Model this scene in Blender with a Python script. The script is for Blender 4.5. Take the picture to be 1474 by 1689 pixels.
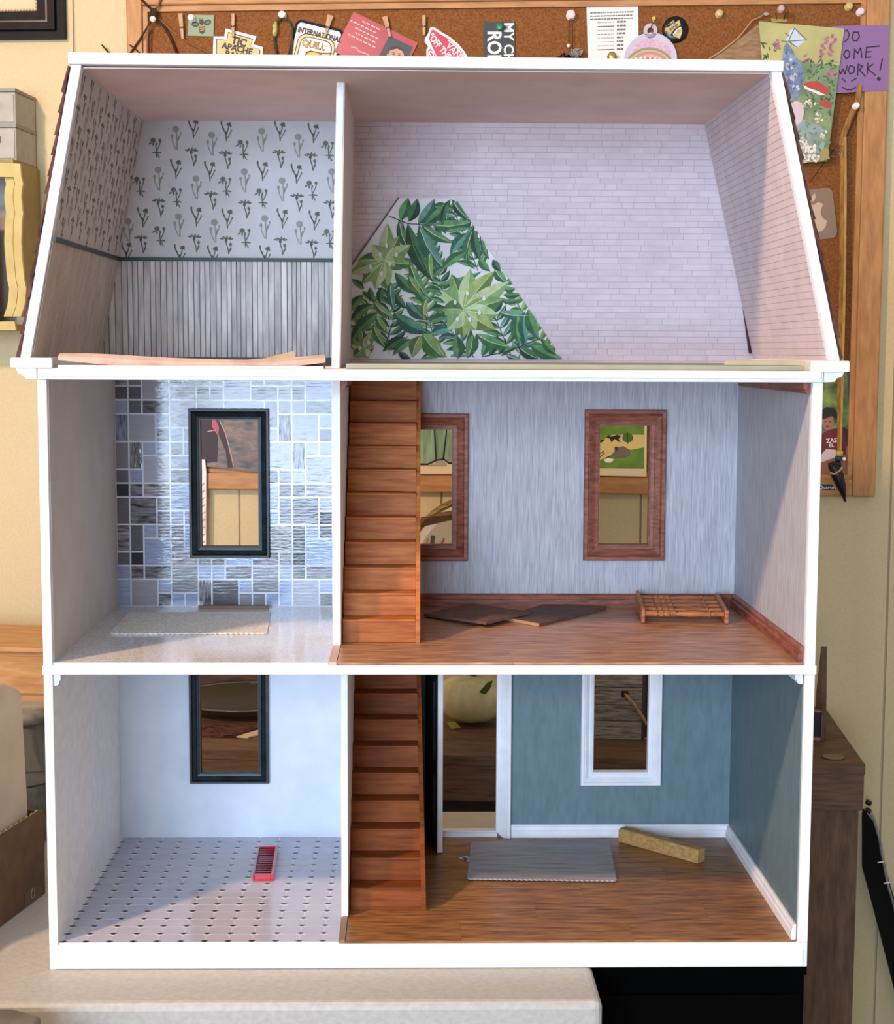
import bpy, math, random
from mathutils import Matrix, Vector
for o in list(bpy.data.objects):
    bpy.data.objects.remove(o, do_unlink=True)
scene = bpy.context.scene
COL = scene.collection
rnd = random.Random(7)

# ------------------------------------------------------------------ camera
IMG_W, IMG_H = 1474.0, 1689.0
FPX = 2638.3
CAM = Vector((.2893, -1.2456, .4954))
YAW, PITCH, ROLL = .0221, .1007, .0043
_w = Vector((math.sin(YAW) * math.cos(PITCH), math.cos(YAW) * math.cos(PITCH), -math.sin(PITCH)))
_r = Vector((math.cos(YAW), -math.sin(YAW), 0))
_u = _r.cross(_w)
_r, _u = (math.cos(ROLL) * _r + math.sin(ROLL) * _u, -math.sin(ROLL) * _r + math.cos(ROLL) * _u)
cam_data = bpy.data.cameras.new('camera')
cam = bpy.data.objects.new('camera', cam_data)
COL.objects.link(cam)
cam.matrix_world = Matrix(((_r.x, _u.x, -_w.x, CAM.x), (_r.y, _u.y, -_w.y, CAM.y), (_r.z, _u.z, -_w.z, CAM.z), (0, 0, 0, 1)))
cam_data.sensor_fit = 'VERTICAL'
cam_data.sensor_height = 24.0
cam_data.sensor_width = 24.0 * IMG_W / IMG_H
cam_data.lens = 24.0 * FPX / IMG_H
cam_data.clip_start = .05
scene.camera = cam

# ------------------------------------------------------------------ world, lights, exposure
scene.view_settings.view_transform = 'Standard'
scene.view_settings.look = 'None'
scene.view_settings.gamma = 1.0
scene.view_settings.use_curve_mapping = False
scene.view_settings.exposure = 0.27
world = bpy.data.worlds.new('room_ambient')
scene.world = world
world.use_nodes = True
world.node_tree.nodes['Background'].inputs['Color'].default_value = (1.0, .93, .87, 1)
world.node_tree.nodes['Background'].inputs['Strength'].default_value = .45

def area_light(name, loc, target, sx, sy, power, color):
    d = bpy.data.lights.new(name, 'AREA')
    d.shape = 'RECTANGLE'; d.size = sx; d.size_y = sy; d.energy = power; d.color = color
    o = bpy.data.objects.new(name, d); COL.objects.link(o)
    o.location = loc
    o.rotation_euler = (Vector(target) - Vector(loc)).to_track_quat('-Z', 'Y').to_euler()
    return o
# daylight window in the wall behind the photographer
area_light('window_daylight', (-.70, -3.4, .62), (.3, .3, .35), 1.7, 1.5, 142, (.60, .77, 1.0))
# warm ceiling lamp up to the left
lp = bpy.data.lights.new('warm_ceiling_lamp', 'POINT')
lp.energy = 92; lp.color = (1.0, .66, .42); lp.shadow_soft_size = .055
lo = bpy.data.objects.new('warm_ceiling_lamp', lp); COL.objects.link(lo)
lo.location = (-.70, -.82, 1.38)

# ------------------------------------------------------------------ pixel <-> place
def ray(x, y):
    return _w + _r * ((x - IMG_W / 2) / FPX) - _u * ((y - IMG_H / 2) / FPX)
def aty(x, y, Y):
    d = ray(x, y); return CAM + d * ((Y - CAM.y) / d.y)
def atz(x, y, z):
    d = ray(x, y); return CAM + d * ((z - CAM.z) / d.z)
WALL_A = .0995
WO = Vector((.874, .951, 0))
UX = Vector((math.cos(WALL_A), -math.sin(WALL_A), 0))
NY = Vector((math.sin(WALL_A), math.cos(WALL_A), 0))
WALL = Matrix(((UX.x, NY.x, 0, WO.x), (UX.y, NY.y, 0, WO.y), (0, 0, 1, 0), (0, 0, 0, 1)))
def wuv(x, y, off=0.0):
    d = ray(x, y)
    t = ((WO - NY * off) - CAM).dot(NY) / d.dot(NY)
    p = CAM + d * t - WO
    return (p.dot(UX), p.z)
IDENT = Matrix.Identity(4)

# ------------------------------------------------------------------ materials
def lin(h):
    if isinstance(h, str):
        h = h.lstrip('#')
        c = [int(h[i:i + 2], 16) / 255 for i in (0, 2, 4)]
        return tuple(((v / 12.92) if v <= .04045 else ((v + .055) / 1.055) ** 2.4) for v in c) + (1,)
    return tuple(h) + (1,)
_M = {}
def mat(name, c1, c2=None, rough=.6, scale=30, stretch=(1, 1, 1), bump=0, metal=0, spec=.5, detail=4, lo=.35, hi=.65,
        objcolor=False, objrand=0, coat=0, trans=0, ior=1.45, dist=0, scale2=None, bscale=None, crough=.03):
    if name in _M: return _M[name]
    m = bpy.data.materials.new(name); m.use_nodes = True
    nt = m.node_tree; N = nt.nodes; L = nt.links
    b = N['Principled BSDF']
    b.inputs['Roughness'].default_value = rough
    b.inputs['Metallic'].default_value = metal
    b.inputs['Specular IOR Level'].default_value = spec
    b.inputs['IOR'].default_value = ior
    b.inputs['Coat Weight'].default_value = coat
    b.inputs['Coat Roughness'].default_value = crough
    b.inputs['Transmission Weight'].default_value = trans
    tc = N.new('ShaderNodeTexCoord'); mp = N.new('ShaderNodeMapping')
    mp.inputs['Scale'].default_value = stretch
    L.new(tc.outputs['Object'], mp.inputs['Vector'])
    oi = N.new('ShaderNodeObjectInfo')
    mu = N.new('ShaderNodeMath'); mu.operation = 'MULTIPLY'; mu.inputs[1].default_value = 37.0
    L.new(oi.outputs['Random'], mu.inputs[0])
    nz = N.new('ShaderNodeTexNoise'); nz.noise_dimensions = '4D'
    nz.inputs['Scale'].default_value = scale; nz.inputs['Detail'].default_value = detail
    nz.inputs['Distortion'].default_value = dist
    L.new(mp.outputs['Vector'], nz.inputs['Vector']); L.new(mu.outputs[0], nz.inputs['W'])
    rp = N.new('ShaderNodeValToRGB')
    rp.color_ramp.elements[0].position = lo; rp.color_ramp.elements[1].position = hi
    rp.color_ramp.elements[0].color = lin(c1); rp.color_ramp.elements[1].color = lin(c2 or c1)
    L.new(nz.outputs['Fac'], rp.inputs['Fac'])
    out = rp.outputs['Color']
    if objcolor:
        mx = N.new('ShaderNodeMix'); mx.data_type = 'RGBA'; mx.blend_type = 'MULTIPLY'
        L.new(oi.outputs['Alpha'], mx.inputs['Factor'])
        L.new(oi.outputs['Color'], mx.inputs['A']); L.new(out, mx.inputs['B'])
        out = mx.outputs['Result']
    if objrand:
        hs = N.new('ShaderNodeHueSaturation')
        mr = N.new('ShaderNodeMapRange'); mr.inputs['To Min'].default_value = 1 - objrand; mr.inputs['To Max'].default_value = 1 + objrand
        L.new(oi.outputs['Random'], mr.inputs['Value']); L.new(mr.outputs[0], hs.inputs['Value']); L.new(out, hs.inputs['Color'])
        out = hs.outputs['Color']
    L.new(out, b.inputs['Base Color'])
    if bump:
        bp = N.new('ShaderNodeBump'); bp.inputs['Strength'].default_value = bump; bp.inputs['Distance'].default_value = .001
        src = nz
        if bscale:
            src = N.new('ShaderNodeTexNoise'); src.inputs['Scale'].default_value = bscale; src.inputs['Detail'].default_value = 2
            L.new(mp.outputs['Vector'], src.inputs['Vector'])
        L.new(src.outputs['Fac'], bp.inputs['Height']); L.new(bp.outputs['Normal'], b.inputs['Normal'])
        if coat: L.new(bp.outputs['Normal'], b.inputs['Coat Normal'])
    _M[name] = m
    return m
def flat(name, c, rough=.6, **k):
    return mat(name, c, rough=rough, scale=60, **k)

# ------------------------------------------------------------------ mesh builder
class MB:
    def __init__(s): s.v = []; s.f = []
    def add(s, vs, fs):
        n = len(s.v); s.v += [tuple(p) for p in vs]; s.f += [tuple(i + n for i in f) for f in fs]; return s
    def box(s, x0, x1, y0, y1, z0, z1):
        return s.add([(x0, y0, z0), (x1, y0, z0), (x1, y1, z0), (x0, y1, z0), (x0, y0, z1), (x1, y0, z1), (x1, y1, z1), (x0, y1, z1)],
                     [(3, 2, 1, 0), (4, 5, 6, 7), (0, 1, 5, 4), (1, 2, 6, 5), (2, 3, 7, 6), (3, 0, 4, 7)])
    def prism(s, poly, a, b, plane='xz', top=None):
        n = len(poly); poly2 = top or poly
        def P(q, t):
            return (q[0], t, q[1]) if plane == 'xz' else ((q[0], q[1], t) if plane == 'xy' else (t, q[0], q[1]))
        vs = [P(q, a) for q in poly] + [P(q, b) for q in poly2]
        fs = [tuple(range(n)), tuple(range(2 * n - 1, n - 1, -1))] + [(i, i + n, (i + 1) % n + n, (i + 1) % n) for i in range(n)]
        return s.add(vs, fs)
    def tube(s, pts, r, n=8, r2=None, closed=False):
        pts = [Vector(p) for p in pts]; m = len(pts); vs = []; fs = []
        up = None
        for i, p in enumerate(pts):
            if closed: t = pts[(i + 1) % m] - pts[i - 1]
            else: t = pts[min(i + 1, m - 1)] - pts[max(i - 1, 0)]
            t.normalize()
            if up is None:
                up = t.orthogonal().normalized()
            up = (up - t * up.dot(t)).normalized(); q = t.cross(up)
            rr = r if not isinstance(r, (list, tuple)) else r[i]
            for k in range(n):
                a = 2 * math.pi * k / n
                vs.append(p + up * (math.cos(a) * rr) + q * (math.sin(a) * (r2 if r2 else rr)))
        last = m if closed else m - 1
        for i in range(last):
            for k in range(n):
                a, b = i * n + k, i * n + (k + 1) % n; c, d = ((i + 1) % m) * n + (k + 1) % n, ((i + 1) % m) * n + k
                fs.append((a, b, c, d))
        if not closed:
            fs.append(tuple(range(n - 1, -1, -1))); fs.append(tuple(range((m - 1) * n, m * n)))
        return s.add(vs, fs)
    def lathe(s, prof, c, axis='z', n=20, sx=1, sy=1):
        vs = []; fs = []
        for (r, h) in prof:
            for k in range(n):
                a = 2 * math.pi * k / n; x, y = r * sx * math.cos(a), r * sy * math.sin(a)
                vs.append((c[0] + x, c[1] + y, c[2] + h) if axis == 'z' else ((c[0] + x, c[1] + h, c[2] + y) if axis == 'y' else (c[0] + h, c[1] + x, c[2] + y)))
        m = len(prof)
        for i in range(m - 1):
            for k in range(n):
                fs.append((i * n + k, i * n + (k + 1) % n, (i + 1) * n + (k + 1) % n, (i + 1) * n + k))
        if prof[0][0] > 1e-9: fs.append(tuple(range(n - 1, -1, -1)))
        if prof[-1][0] > 1e-9: fs.append(tuple(range((m - 1) * n, m * n)))
        return s.add(vs, fs)
    def disc(s, cx, cz, r, y0, y1, n=16, sx=1, sz=1, rot=0):
        return s.prism([(cx + r * sx * math.cos(2 * math.pi * k / n) * math.cos(rot) - r * sz * math.sin(2 * math.pi * k / n) * math.sin(rot),
                         cz + r * sx * math.cos(2 * math.pi * k / n) * math.sin(rot) + r * sz * math.sin(2 * math.pi * k / n) * math.cos(rot)) for k in range(n)], y0, y1)
    def grid(s, x0, x1, z0, z1, holes, y0, y1, plane='xz'):
        xs = sorted({x0, x1} | {min(max(h[i], x0), x1) for h in holes for i in (0, 1)})
        zs = sorted({z0, z1} | {min(max(h[i], z0), z1) for h in holes for i in (2, 3)})
        nx, nz = len(xs), len(zs); base = len(s.v)
        for y in (y0, y1):
            for z in zs:
                for x in xs: s.v.append((x, y, z) if plane == 'xz' else (y, x, z))
        idx = lambda i, j, k: base + k * nx * nz + j * nx + i
        def solid(i, j):
            if not (0 <= i < nx - 1 and 0 <= j < nz - 1): return False
            cx, cz = (xs[i] + xs[i + 1]) / 2, (zs[j] + zs[j + 1]) / 2
            return not any(h[0] < cx < h[1] and h[2] < cz < h[3] for h in holes)
        for i in range(nx - 1):
            for j in range(nz - 1):
                if not solid(i, j): continue
                s.f.append((idx(i, j, 0), idx(i + 1, j, 0), idx(i + 1, j + 1, 0), idx(i, j + 1, 0)))
                s.f.append((idx(i, j + 1, 1), idx(i + 1, j + 1, 1), idx(i + 1, j, 1), idx(i, j, 1)))
                if not solid(i - 1, j): s.f.append((idx(i, j, 0), idx(i, j + 1, 0), idx(i, j + 1, 1), idx(i, j, 1)))
                if not solid(i + 1, j): s.f.append((idx(i + 1, j, 0), idx(i + 1, j, 1), idx(i + 1, j + 1, 1), idx(i + 1, j + 1, 0)))
                if not solid(i, j - 1): s.f.append((idx(i, j, 0), idx(i, j, 1), idx(i + 1, j, 1), idx(i + 1, j, 0)))
                if not solid(i, j + 1): s.f.append((idx(i, j + 1, 0), idx(i + 1, j + 1, 0), idx(i + 1, j + 1, 1), idx(i, j + 1, 1)))
        return s
    def strip(s, pts, wid, y0, y1):
        """flat ribbon through 2D points (x,z) with half width(s), extruded y0..y1"""
        n = len(pts); L_ = []; R_ = []
        for i in range(n):
            a = Vector(pts[max(i - 1, 0)]); b = Vector(pts[min(i + 1, n - 1)]); t = (b - a)
            t = t.normalized() if t.length > 1e-12 else Vector((1, 0)); q = Vector((-t.y, t.x))
            h = wid if not isinstance(wid, (list, tuple)) else wid[i]
            p = Vector(pts[i]); L_.append(p + q * h); R_.append(p - q * h)
        return s.prism([tuple(p) for p in L_] + [tuple(p) for p in reversed(R_)], y0, y1)
    def xf(s, M):
        s.v = [tuple(M @ Vector(p)) for p in s.v]; return s
    def mesh(s, name, mt, smooth=False):
        me = bpy.data.meshes.new(name); me.from_pydata(s.v, [], s.f)
        import bmesh
        bm = bmesh.new(); bm.from_mesh(me); bmesh.ops.recalc_face_normals(bm, faces=bm.faces); bm.to_mesh(me); bm.free()
        if mt: me.materials.append(mt)
        if smooth:
            for p in me.polygons: p.use_smooth = True
        return me

MW = {}
def props(o, label=None, cat=None, group=None, kind=None):
    if label: o['label'] = label
    if cat: o['category'] = cat
    if group: o['group'] = group
    if kind: o['kind'] = kind
    return o
def thing(name, label, cat, loc, rz=0, group=None, kind=None):
    o = bpy.data.objects.new(name, None); COL.objects.link(o)
    o.empty_display_size = .02
    o.location = loc; o.rotation_euler = (0, 0, rz)
    MW[o.name] = Matrix.Translation(Vector(loc)) @ Matrix.Rotation(rz, 4, 'Z')
    return props(o, label, cat, group, kind)
def build(name, mb, mt, parent=None, frame=IDENT, smooth=False, bevel=0, label=None, cat=None, group=None, kind=None, seg=2, angle=False):
    vs = [frame @ Vector(p) for p in mb.v]
    if parent is not None:
        Mp = MW[parent.name]; inv = Mp.inverted(); Mo = Mp
    else:
        lo_ = Vector((min(p.x for p in vs), min(p.y for p in vs), min(p.z for p in vs))); hi_ = Vector((max(p.x for p in vs), max(p.y for p in vs), max(p.z for p in vs)))
        Mo = Matrix.Translation(Vector(((lo_.x + hi_.x) / 2, (lo_.y + hi_.y) / 2, lo_.z))); inv = Mo.inverted()
    t = MB(); t.v = [tuple(inv @ p) for p in vs]; t.f = mb.f
    o = bpy.data.objects.new(name, t.mesh(name, mt, smooth)); COL.objects.link(o)
    if parent is not None: o.parent = parent
    else: o.location = Mo.translation
    MW[o.name] = Mo
    if bevel:
        md = o.modifiers.new('bevel', 'BEVEL'); md.width = bevel; md.segments = seg; md.limit_method = 'ANGLE'; md.angle_limit = .6
    return props(o, label, cat, group, kind)
def inst(name, me, parent, frame, loc, rot=None, scale=None):
    o = bpy.data.objects.new(name, me); COL.objects.link(o); o.parent = parent
    M = frame @ Matrix.Translation(Vector(loc))
    if rot is not None: M = M @ rot
    if scale is not None: M = M @ Matrix.Diagonal(Vector(scale).to_4d() if len(scale) == 3 else Vector(scale))
    o.matrix_local = MW[parent.name].inverted() @ M
    MW[o.name] = M
    return o
def clip(poly, conv):
    """clip 2D polygon by a convex polygon (counter clockwise)"""
    out = list(poly)
    for i in range(len(conv)):
        a, b = conv[i], conv[(i + 1) % len(conv)]
        side = lambda p: (b[0] - a[0]) * (p[1] - a[1]) - (b[1] - a[1]) * (p[0] - a[0])
        inp = out; out = []
        for j in range(len(inp)):
            p, q = inp[j], inp[(j + 1) % len(inp)]
            sp, sq = side(p), side(q)
            if sp >= 0: out.append(p)
            if (sp > 0 > sq) or (sp < 0 < sq):
                t = sp / (sp - sq); out.append((p[0] + (q[0] - p[0]) * t, p[1] + (q[1] - p[1]) * t))
        if len(out) < 3: return []
    return out
def area2(p):
    return sum(p[i][0] * p[(i + 1) % len(p)][1] - p[(i + 1) % len(p)][0] * p[i][1] for i in range(len(p))) / 2
def text_mb(s, size=1.0, bold=0.0, thick=.0003, shear=0):
    cu = bpy.data.curves.new('lettering', 'FONT'); cu.body = s; cu.size = size; cu.offset = bold; cu.align_x = 'CENTER'; cu.align_y = 'CENTER'
    cu.resolution_u = 3; cu.shear = shear
    ob = bpy.data.objects.new('lettering_source', cu); COL.objects.link(ob)
    dg = bpy.context.evaluated_depsgraph_get(); dg.update()
    me = bpy.data.meshes.new_from_object(ob.evaluated_get(dg))
    m = MB(); m.v = [(v.co.x, 0, v.co.y) for v in me.vertices]; m.f = [tuple(p.vertices) for p in me.polygons]
    bpy.data.objects.remove(ob, do_unlink=True); bpy.data.curves.remove(cu); bpy.data.meshes.remove(me)
    return m

# ------------------------------------------------------------------ palette
WHITE = mat('white_paint', '#e9e6e2', '#f4f2ef', rough=.55, scale=90, bump=.25)
TAUPE = mat('attic_ceiling_paper', '#dcbcb8', '#e3c7c3', rough=.8, scale=25)
REDWOOD = mat('red_stained_wood', '#6e3c2c', '#9a5c46', rough=.5, scale=60, stretch=(1, 6, 6), bump=.15, detail=6)
STAIR_SHADED = mat('stair_wood_shaded', '#652c0d', '#8f4e22', rough=.5, scale=26, stretch=(1, 8, 10), bump=.06, objrand=.16, detail=7, dist=.3, spec=.22, lo=.25, hi=.75)  # lower flight: its shade is mixed into the wood colour
STAIR_LIT = mat('stair_wood_lit', '#8a4319', '#c07842', rough=.5, scale=26, stretch=(1, 8, 10), bump=.06, objrand=.16, detail=7, dist=.3, spec=.22, lo=.25, hi=.75)  # same stair wood, lightened to carry the lamplight on the upper flight
FLOORW = mat('vinyl_oak_planks', '#5f3a1e', '#b07a46', rough=.38, scale=38, stretch=(1, 9, 9), objrand=.06, detail=7, lo=.3, hi=.7, bump=.03)
FLOORR = mat('vinyl_cherry_planks', '#754d38', '#c99873', rough=.36, scale=38, stretch=(1, 9, 9), objrand=.05, detail=7, lo=.3, hi=.7, bump=.03)
NAVY = mat('dark_navy_paint', '#0b1215', '#1b2930', rough=.4, scale=120, stretch=(1, 1, 1), bump=.2)
TRIMW = mat('white_trim', '#dfe0e6', '#eceaec', rough=.45, scale=60)
TEAL = mat('teal_paint', '#5a7077', '#647a81', rough=.5, scale=160, bump=.5, stretch=(1, 1, .35))
BLUEP = mat('blue_grasscloth_paper', '#96979f', '#c2c3ca', rough=.7, scale=330, stretch=(3, 3, .14), detail=5, lo=.3, hi=.7, bump=.1)
BRICKP = mat('white_brick_paper', '#c8babf', '#d3c5c9', rough=.7, scale=40)
MORTAR = flat('brick_joint_grey', '#aea3ad', .8)
GREENRAIL = flat('dark_green_trim', '#203026', .5)

# ================================================================== the room
wf = build('window_1', MB().grid(-1.59, .19, -.17, 1.41, [(-1.51 + i * .56, -1.51 + i * .56 + .52, -.10 + j * .50, -.10 + j * .50 + .46) for i in range(3) for j in range(3)], -3.36, -3.30),
           flat('window_white', '#d8d6d0', .5), kind='structure')
wf['label'] = 'white window frame behind the photographer'
CREAM = mat('cream_wall_paint', '#cfba8e', '#d5c196', rough=.6, scale=300, bump=.12, spec=.3)
GROOVE = flat('cream_groove', '#b3a37e', .8)
wall = build('wall_back', MB().box(-2.2, 1.4, .003, .08, -.74, 1.7), GROOVE, frame=WALL, kind='structure')
wall['label'] = 'cream painted wood panel wall behind the dollhouse'
gro = sorted([wuv(122, 40)[0], wuv(395, 860)[0], wuv(728, 860)[0], wuv(1056, 860)[0], wuv(1466, 900)[0]])
edges = [-2.2, gro[0] - .8, gro[0] - .4] + gro + [1.4]
for a, b in zip(edges[:-1], edges[1:]):
    build('wall_panel', MB().box(a + .0016, b - .0016, 0, .003, -.74, 1.7), CREAM, wall, frame=WALL)
fl = build('floor', MB().box(-2.0, 2.6, -2.6, 1.3, -.76, -.74), mat('grey_carpet', '#5b5650', '#6c665f', rough=.95, scale=200, bump=.4), kind='structure')
fl['label'] = 'dull grey carpet floor'

# folding table
TABLE = mat('table_plastic', '#a9a59f', '#b5b1aa', rough=.5, scale=220, bump=.25)
tx1 = atz(979, 1600, 0).x
tb = thing('folding_table', 'off white plastic folding table under the dollhouse and carton', 'table', (-.1, .15, -.74))
build('tabletop', MB().box(-.75, tx1, -.068, .40, -.032, 0), TABLE, tb, bevel=.006, seg=3)
m = MB()
build('edge_skirt', m.box(-.74, tx1 - .004, -.060, .39, -.06, -.032), TABLE, tb)
for sx in (-.70, tx1 - .05):
    for sy in (-.03, .36):
        build('leg', MB().tube([(sx, sy, -.74), (sx, sy, -.06)], .014, 10), flat('table_leg_grey', '#6b6b6b', .4), tb)
# black cabinet carrying the right half of the house
cb = thing('black_cabinet', 'plain matte black cabinet under the right half of the dollhouse', 'cabinet', (.52, .17, -.74))
BLACK = flat('matte_black', '#040404', 1.0, spec=.05)
build('body', MB().box(tx1 + .008, .613, .02, .44, -.74, -.012), BLACK, cb)
build('top_panel', MB().box(tx1 + .006, .613, .012, .44, -.012, -.0005), BLACK, cb)
build('door', MB().box(tx1 + .012, .609, .014, .02, -.72, -.03), BLACK, cb)

# grey brown console table along the wall
CONS = mat('weathered_grey_brown_wood', '#48321f', '#75563f', rough=.6, scale=26, stretch=(1, 5, 8), detail=8, bump=.15, lo=.28, hi=.72)
CONSV = mat('weathered_grey_brown_wood_upright', '#48321f', '#75563f', rough=.6, scale=26, stretch=(6, 6, 1), detail=8, bump=.15, lo=.28, hi=.72)
fr = Vector(atz(1427, 1262, 0)) - WO
CU1 = fr.dot(UX); CD = fr.dot(NY)      # right end and front of the console in wall coordinates
ct = thing('console_table', 'grey brown wooden console table standing against the wall', 'table', tuple(WALL @ Vector((CU1 - .9, CD / 2, -.74))), -WALL_A)
nb = 4
for i in range(nb):
    d0 = CD + (-.002 - CD) * i / nb; d1 = CD + (-.002 - CD) * (i + 1) / nb
    build('top_plank', MB().box(-1.9, CU1, d0, d1 - .0008, -.012, -.0), CONS, ct, frame=WALL)
build('apron', MB().box(-1.9, CU1 - .001, CD + .001, CD + .02, -.057, -.0125), CONS, ct, frame=WALL)
build('end_panel', MB().box(CU1 - .02, CU1 - .001, CD + .0205, -.004, -.057, -.0125), CONS, ct, frame=WALL)
for u0 in (CU1 - .100, -1.88):
    build('leg', MB().box(u0, u0 + .094, CD + .003, CD + .07, -.74, -.0575), CONSV, ct, frame=WALL)
    build('leg', MB().box(u0, u0 + .094, -.075, -.006, -.74, -.0575), CONSV, ct, frame=WALL)
build('front_panel', MB().box(-1.78, CU1 - .101, CD + .03, CD + .045, -.60, -.0575), mat('dark_brown_panel', '#241a13', '#332419', rough=.8, scale=30, stretch=(1, 5, 6)), ct, frame=WALL)
build('lower_shelf', MB().box(-1.88, CU1 - .1, CD + .02, -.006, -.62, -.60), CONS, ct, frame=WALL)

# ================================================================== the dollhouse
W, D = .61, .281
Z0, ZM, ZF2, ZS, ZA = .0216, .2405, .2495, .4715, .4805
HX = thing('dollhouse', 'tall open-fronted white dollhouse with mansard roof on folding table', 'dollhouse', (.305, .14, 0))
win = {'L2': (.087, .144, .3065, .430), 'R1': (.2795, .329, .3085, .4215), 'R2': (.468, .518, .309, .4257),
       'L1': (.084, .142, .0855, .206), 'R0': (.4655, .5215, .085, .206), 'door': (.306, .3735, .0265, .200)}
holes = list(win.values())
build('base_slab', MB().box(0, W, 0, D + .007, 0, Z0 - .0015), WHITE, HX, bevel=.0006)
build('base_molding', MB().box(.004, W - .004, -.0018, -.0001, .001, .0150), WHITE, HX, bevel=.0005)
build('side_wall', MB().box(0, .007, 0, D, Z0 - .0014, ZS), WHITE, HX, bevel=.0005)
build('side_wall', MB().box(.602, W, 0, D, Z0 - .0014, ZS), WHITE, HX, bevel=.0005)
build('back_wall', MB().grid(0, W, Z0 - .0014, ZS, holes, D, D + .007), WHITE, HX)
build('middle_floor', MB().box(-.0008, W + .0008, -.0015, D, ZM, .2475), WHITE, HX, bevel=.0005)
build('attic_floor', MB().box(.001, W - .001, -.0035, D + .007, ZS + .0002, ZA), WHITE, HX, bevel=.0006)
build('front_cornice_strip', MB().box(.002, W - .003, -.0060, -.0036, ZS + .003, ZA - .0005), WHITE, HX, bevel=.0005)
# dividers between the rooms
build('divider', MB().box(.2310, .2366, .0575, D, Z0, ZM), WHITE, HX, bevel=.0005)
build('divider', MB().box(.2237, .2303, .0746, D, .2475, ZS), WHITE, HX, bevel=.0005)
build('divider', MB().prism([(.2238, ZA), (.2302, ZA), (.2345, .7085), (.2285, .7085)], .06, D), WHITE, HX, bevel=.0005)
build('divider_lining', MB().prism([(.2303, ZA), (.2310, ZA), (.2352, .7085), (.2346, .7085)], .0605, D), mat('divider_paper', '#cdbbb7', '#d6c6c1', rough=.8), HX)
# wallpapers and painted linings
LT = .0010
build('teal_lining', MB().grid(.2366, .602, Z0, ZM, holes, D - LT, D - .0001), TEAL, HX)
build('teal_lining', MB().box(.602 - LT, .6019, .004, D - LT, Z0, ZM), TEAL, HX)
build('blue_wallpaper', MB().grid(.2303, .602, .2476, ZS, holes, D - LT, D - .0001), BLUEP, HX)
build('blue_wallpaper', MB().box(.602 - LT, .6019, .004, D - LT, .2476, ZS), BLUEP, HX)
build('shade_lining', MB().box(.0071, .0078, .004, D - .0014, ZF2, ZS), mat('white_paint_shaded', '#bdb7b3', '#c6c0bc', rough=.6), HX)  # white wall paint greyed to hold the shade on this side
build('white_lining', MB().grid(.0071, .2309, Z0, ZM, holes, D - LT, D - .0001), mat('white_paint_daylight_tint', '#ced5e1', '#d8dee8', rough=.5, scale=40), HX)  # white paint with the blue of the window light put into it
# ---- wood floors, plank by plank
def planks(x0, x1, y0, y1, z0, z1, rows, joints, mt, name):
    d = (y1 - y0) / rows
    root = build(name, MB().box(x0, x1, y0, y1, z0, z0 + .0003), flat('plank_gap', '#4a2f1d', .8), HX)
    for i in range(rows):
        xs = [x0] + joints[i % len(joints)] + [x1]
        for a, b in zip(xs[:-1], xs[1:]):
            build('floor_plank', MB().box(a + .00006, b - .00006, y0 + i * d + .00006, y0 + (i + 1) * d - .00006, z0 + .0003, z1), mt, root)
planks(.2366, .6009, .002, D - LT, Z0 - .0014, Z0, 6, [[.33, .47], [.395, .54], [.29, .44], [.36, .52], [.41], [.31, .48]], FLOORW, 'oak_floor')
planks(.2303, .6009, .002, D - LT, .2476, ZF2, 6, [[.37], [.455], [.30, .52], [.42], [.35, .56], [.47]], FLOORR, 'cherry_floor')
build('floor_transition_strip', MB().box(.2320, .2362, .002, .0572, Z0 - .0012, Z0 + .0012), flat('brown_strip', '#8a6a45', .5), HX)
build('floor_transition_strip', MB().box(.2238, .2300, .001, .0743, .2476, ZF2 + .0006), flat('tan_strip', '#c9ab92', .5), HX)
# ---- glossy white bathroom floor sheet
build('white_floor_sheet', MB().box(.007, .2236, .002, D - .002, .2476, ZF2),
      mat('glossy_white_vinyl', '#c6c4c6', '#dbd9db', rough=.10, scale=420, stretch=(1, .5, 1), detail=1, bump=.12, bscale=300, spec=.5), HX)
# ---- kitchen floor of white octagon tiles with small black dots
KT = mat('white_octagon_tile', '#b0aebd', '#b9b7c6', rough=.10, scale=30, objrand=.015, spec=.5)
kf = build('tile_floor', MB().box(.007, .2309, .002, D - .0005, Z0 - .0014, Z0 - .00022), mat('tile_grout_light', '#e4e2ea', rough=.12), HX)
DOT = flat('black_dot_tile', '#15161c', .15)
px_, py_, kx0 = .0190, (D - .0025) / 16, .0092
c_ = .0036; g_ = .00035
tx, ty = px_ / 2 - g_, py_ / 2 - g_
octo = [(-tx + c_, -ty), (tx - c_, -ty), (tx, -ty + c_ * .6), (tx, ty - c_ * .6), (tx - c_, ty), (-tx + c_, ty), (-tx, ty - c_ * .6), (-tx, -ty + c_ * .6)]
me_oct = MB().prism(octo, 0, .00022, 'xy').mesh('floor_tile', KT)
xe = .2308 - (kx0 + 11 * px_)
me_part = MB().prism([(c_, -ty), (xe, -ty), (xe, ty), (c_, ty), (g_, ty - c_ * .6), (g_, -ty + c_ * .6)], 0, .00022, 'xy').mesh('floor_tile', KT)
dr = .0034
me_dot = MB().prism([(-dr, 0), (0, -dr * .62), (dr, 0), (0, dr * .62)], 0, .00024, 'xy').mesh('dot_tile', DOT)
for j in range(16):
    yc = .002 + (j + .5) * py_
    for i in range(11): inst('floor_tile', me_oct, kf, IDENT, (kx0 + (i + .5) * px_, yc, Z0 - .00022))
    inst('floor_tile', me_part, kf, IDENT, (kx0 + 11 * px_, yc, Z0 - .00022))
    for i in range(12): inst('dot_tile', me_dot, kf, IDENT, (kx0 + i * px_ + (.0015 if i == 0 else 0), .0045 + j * py_, Z0 - .00022))
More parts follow.
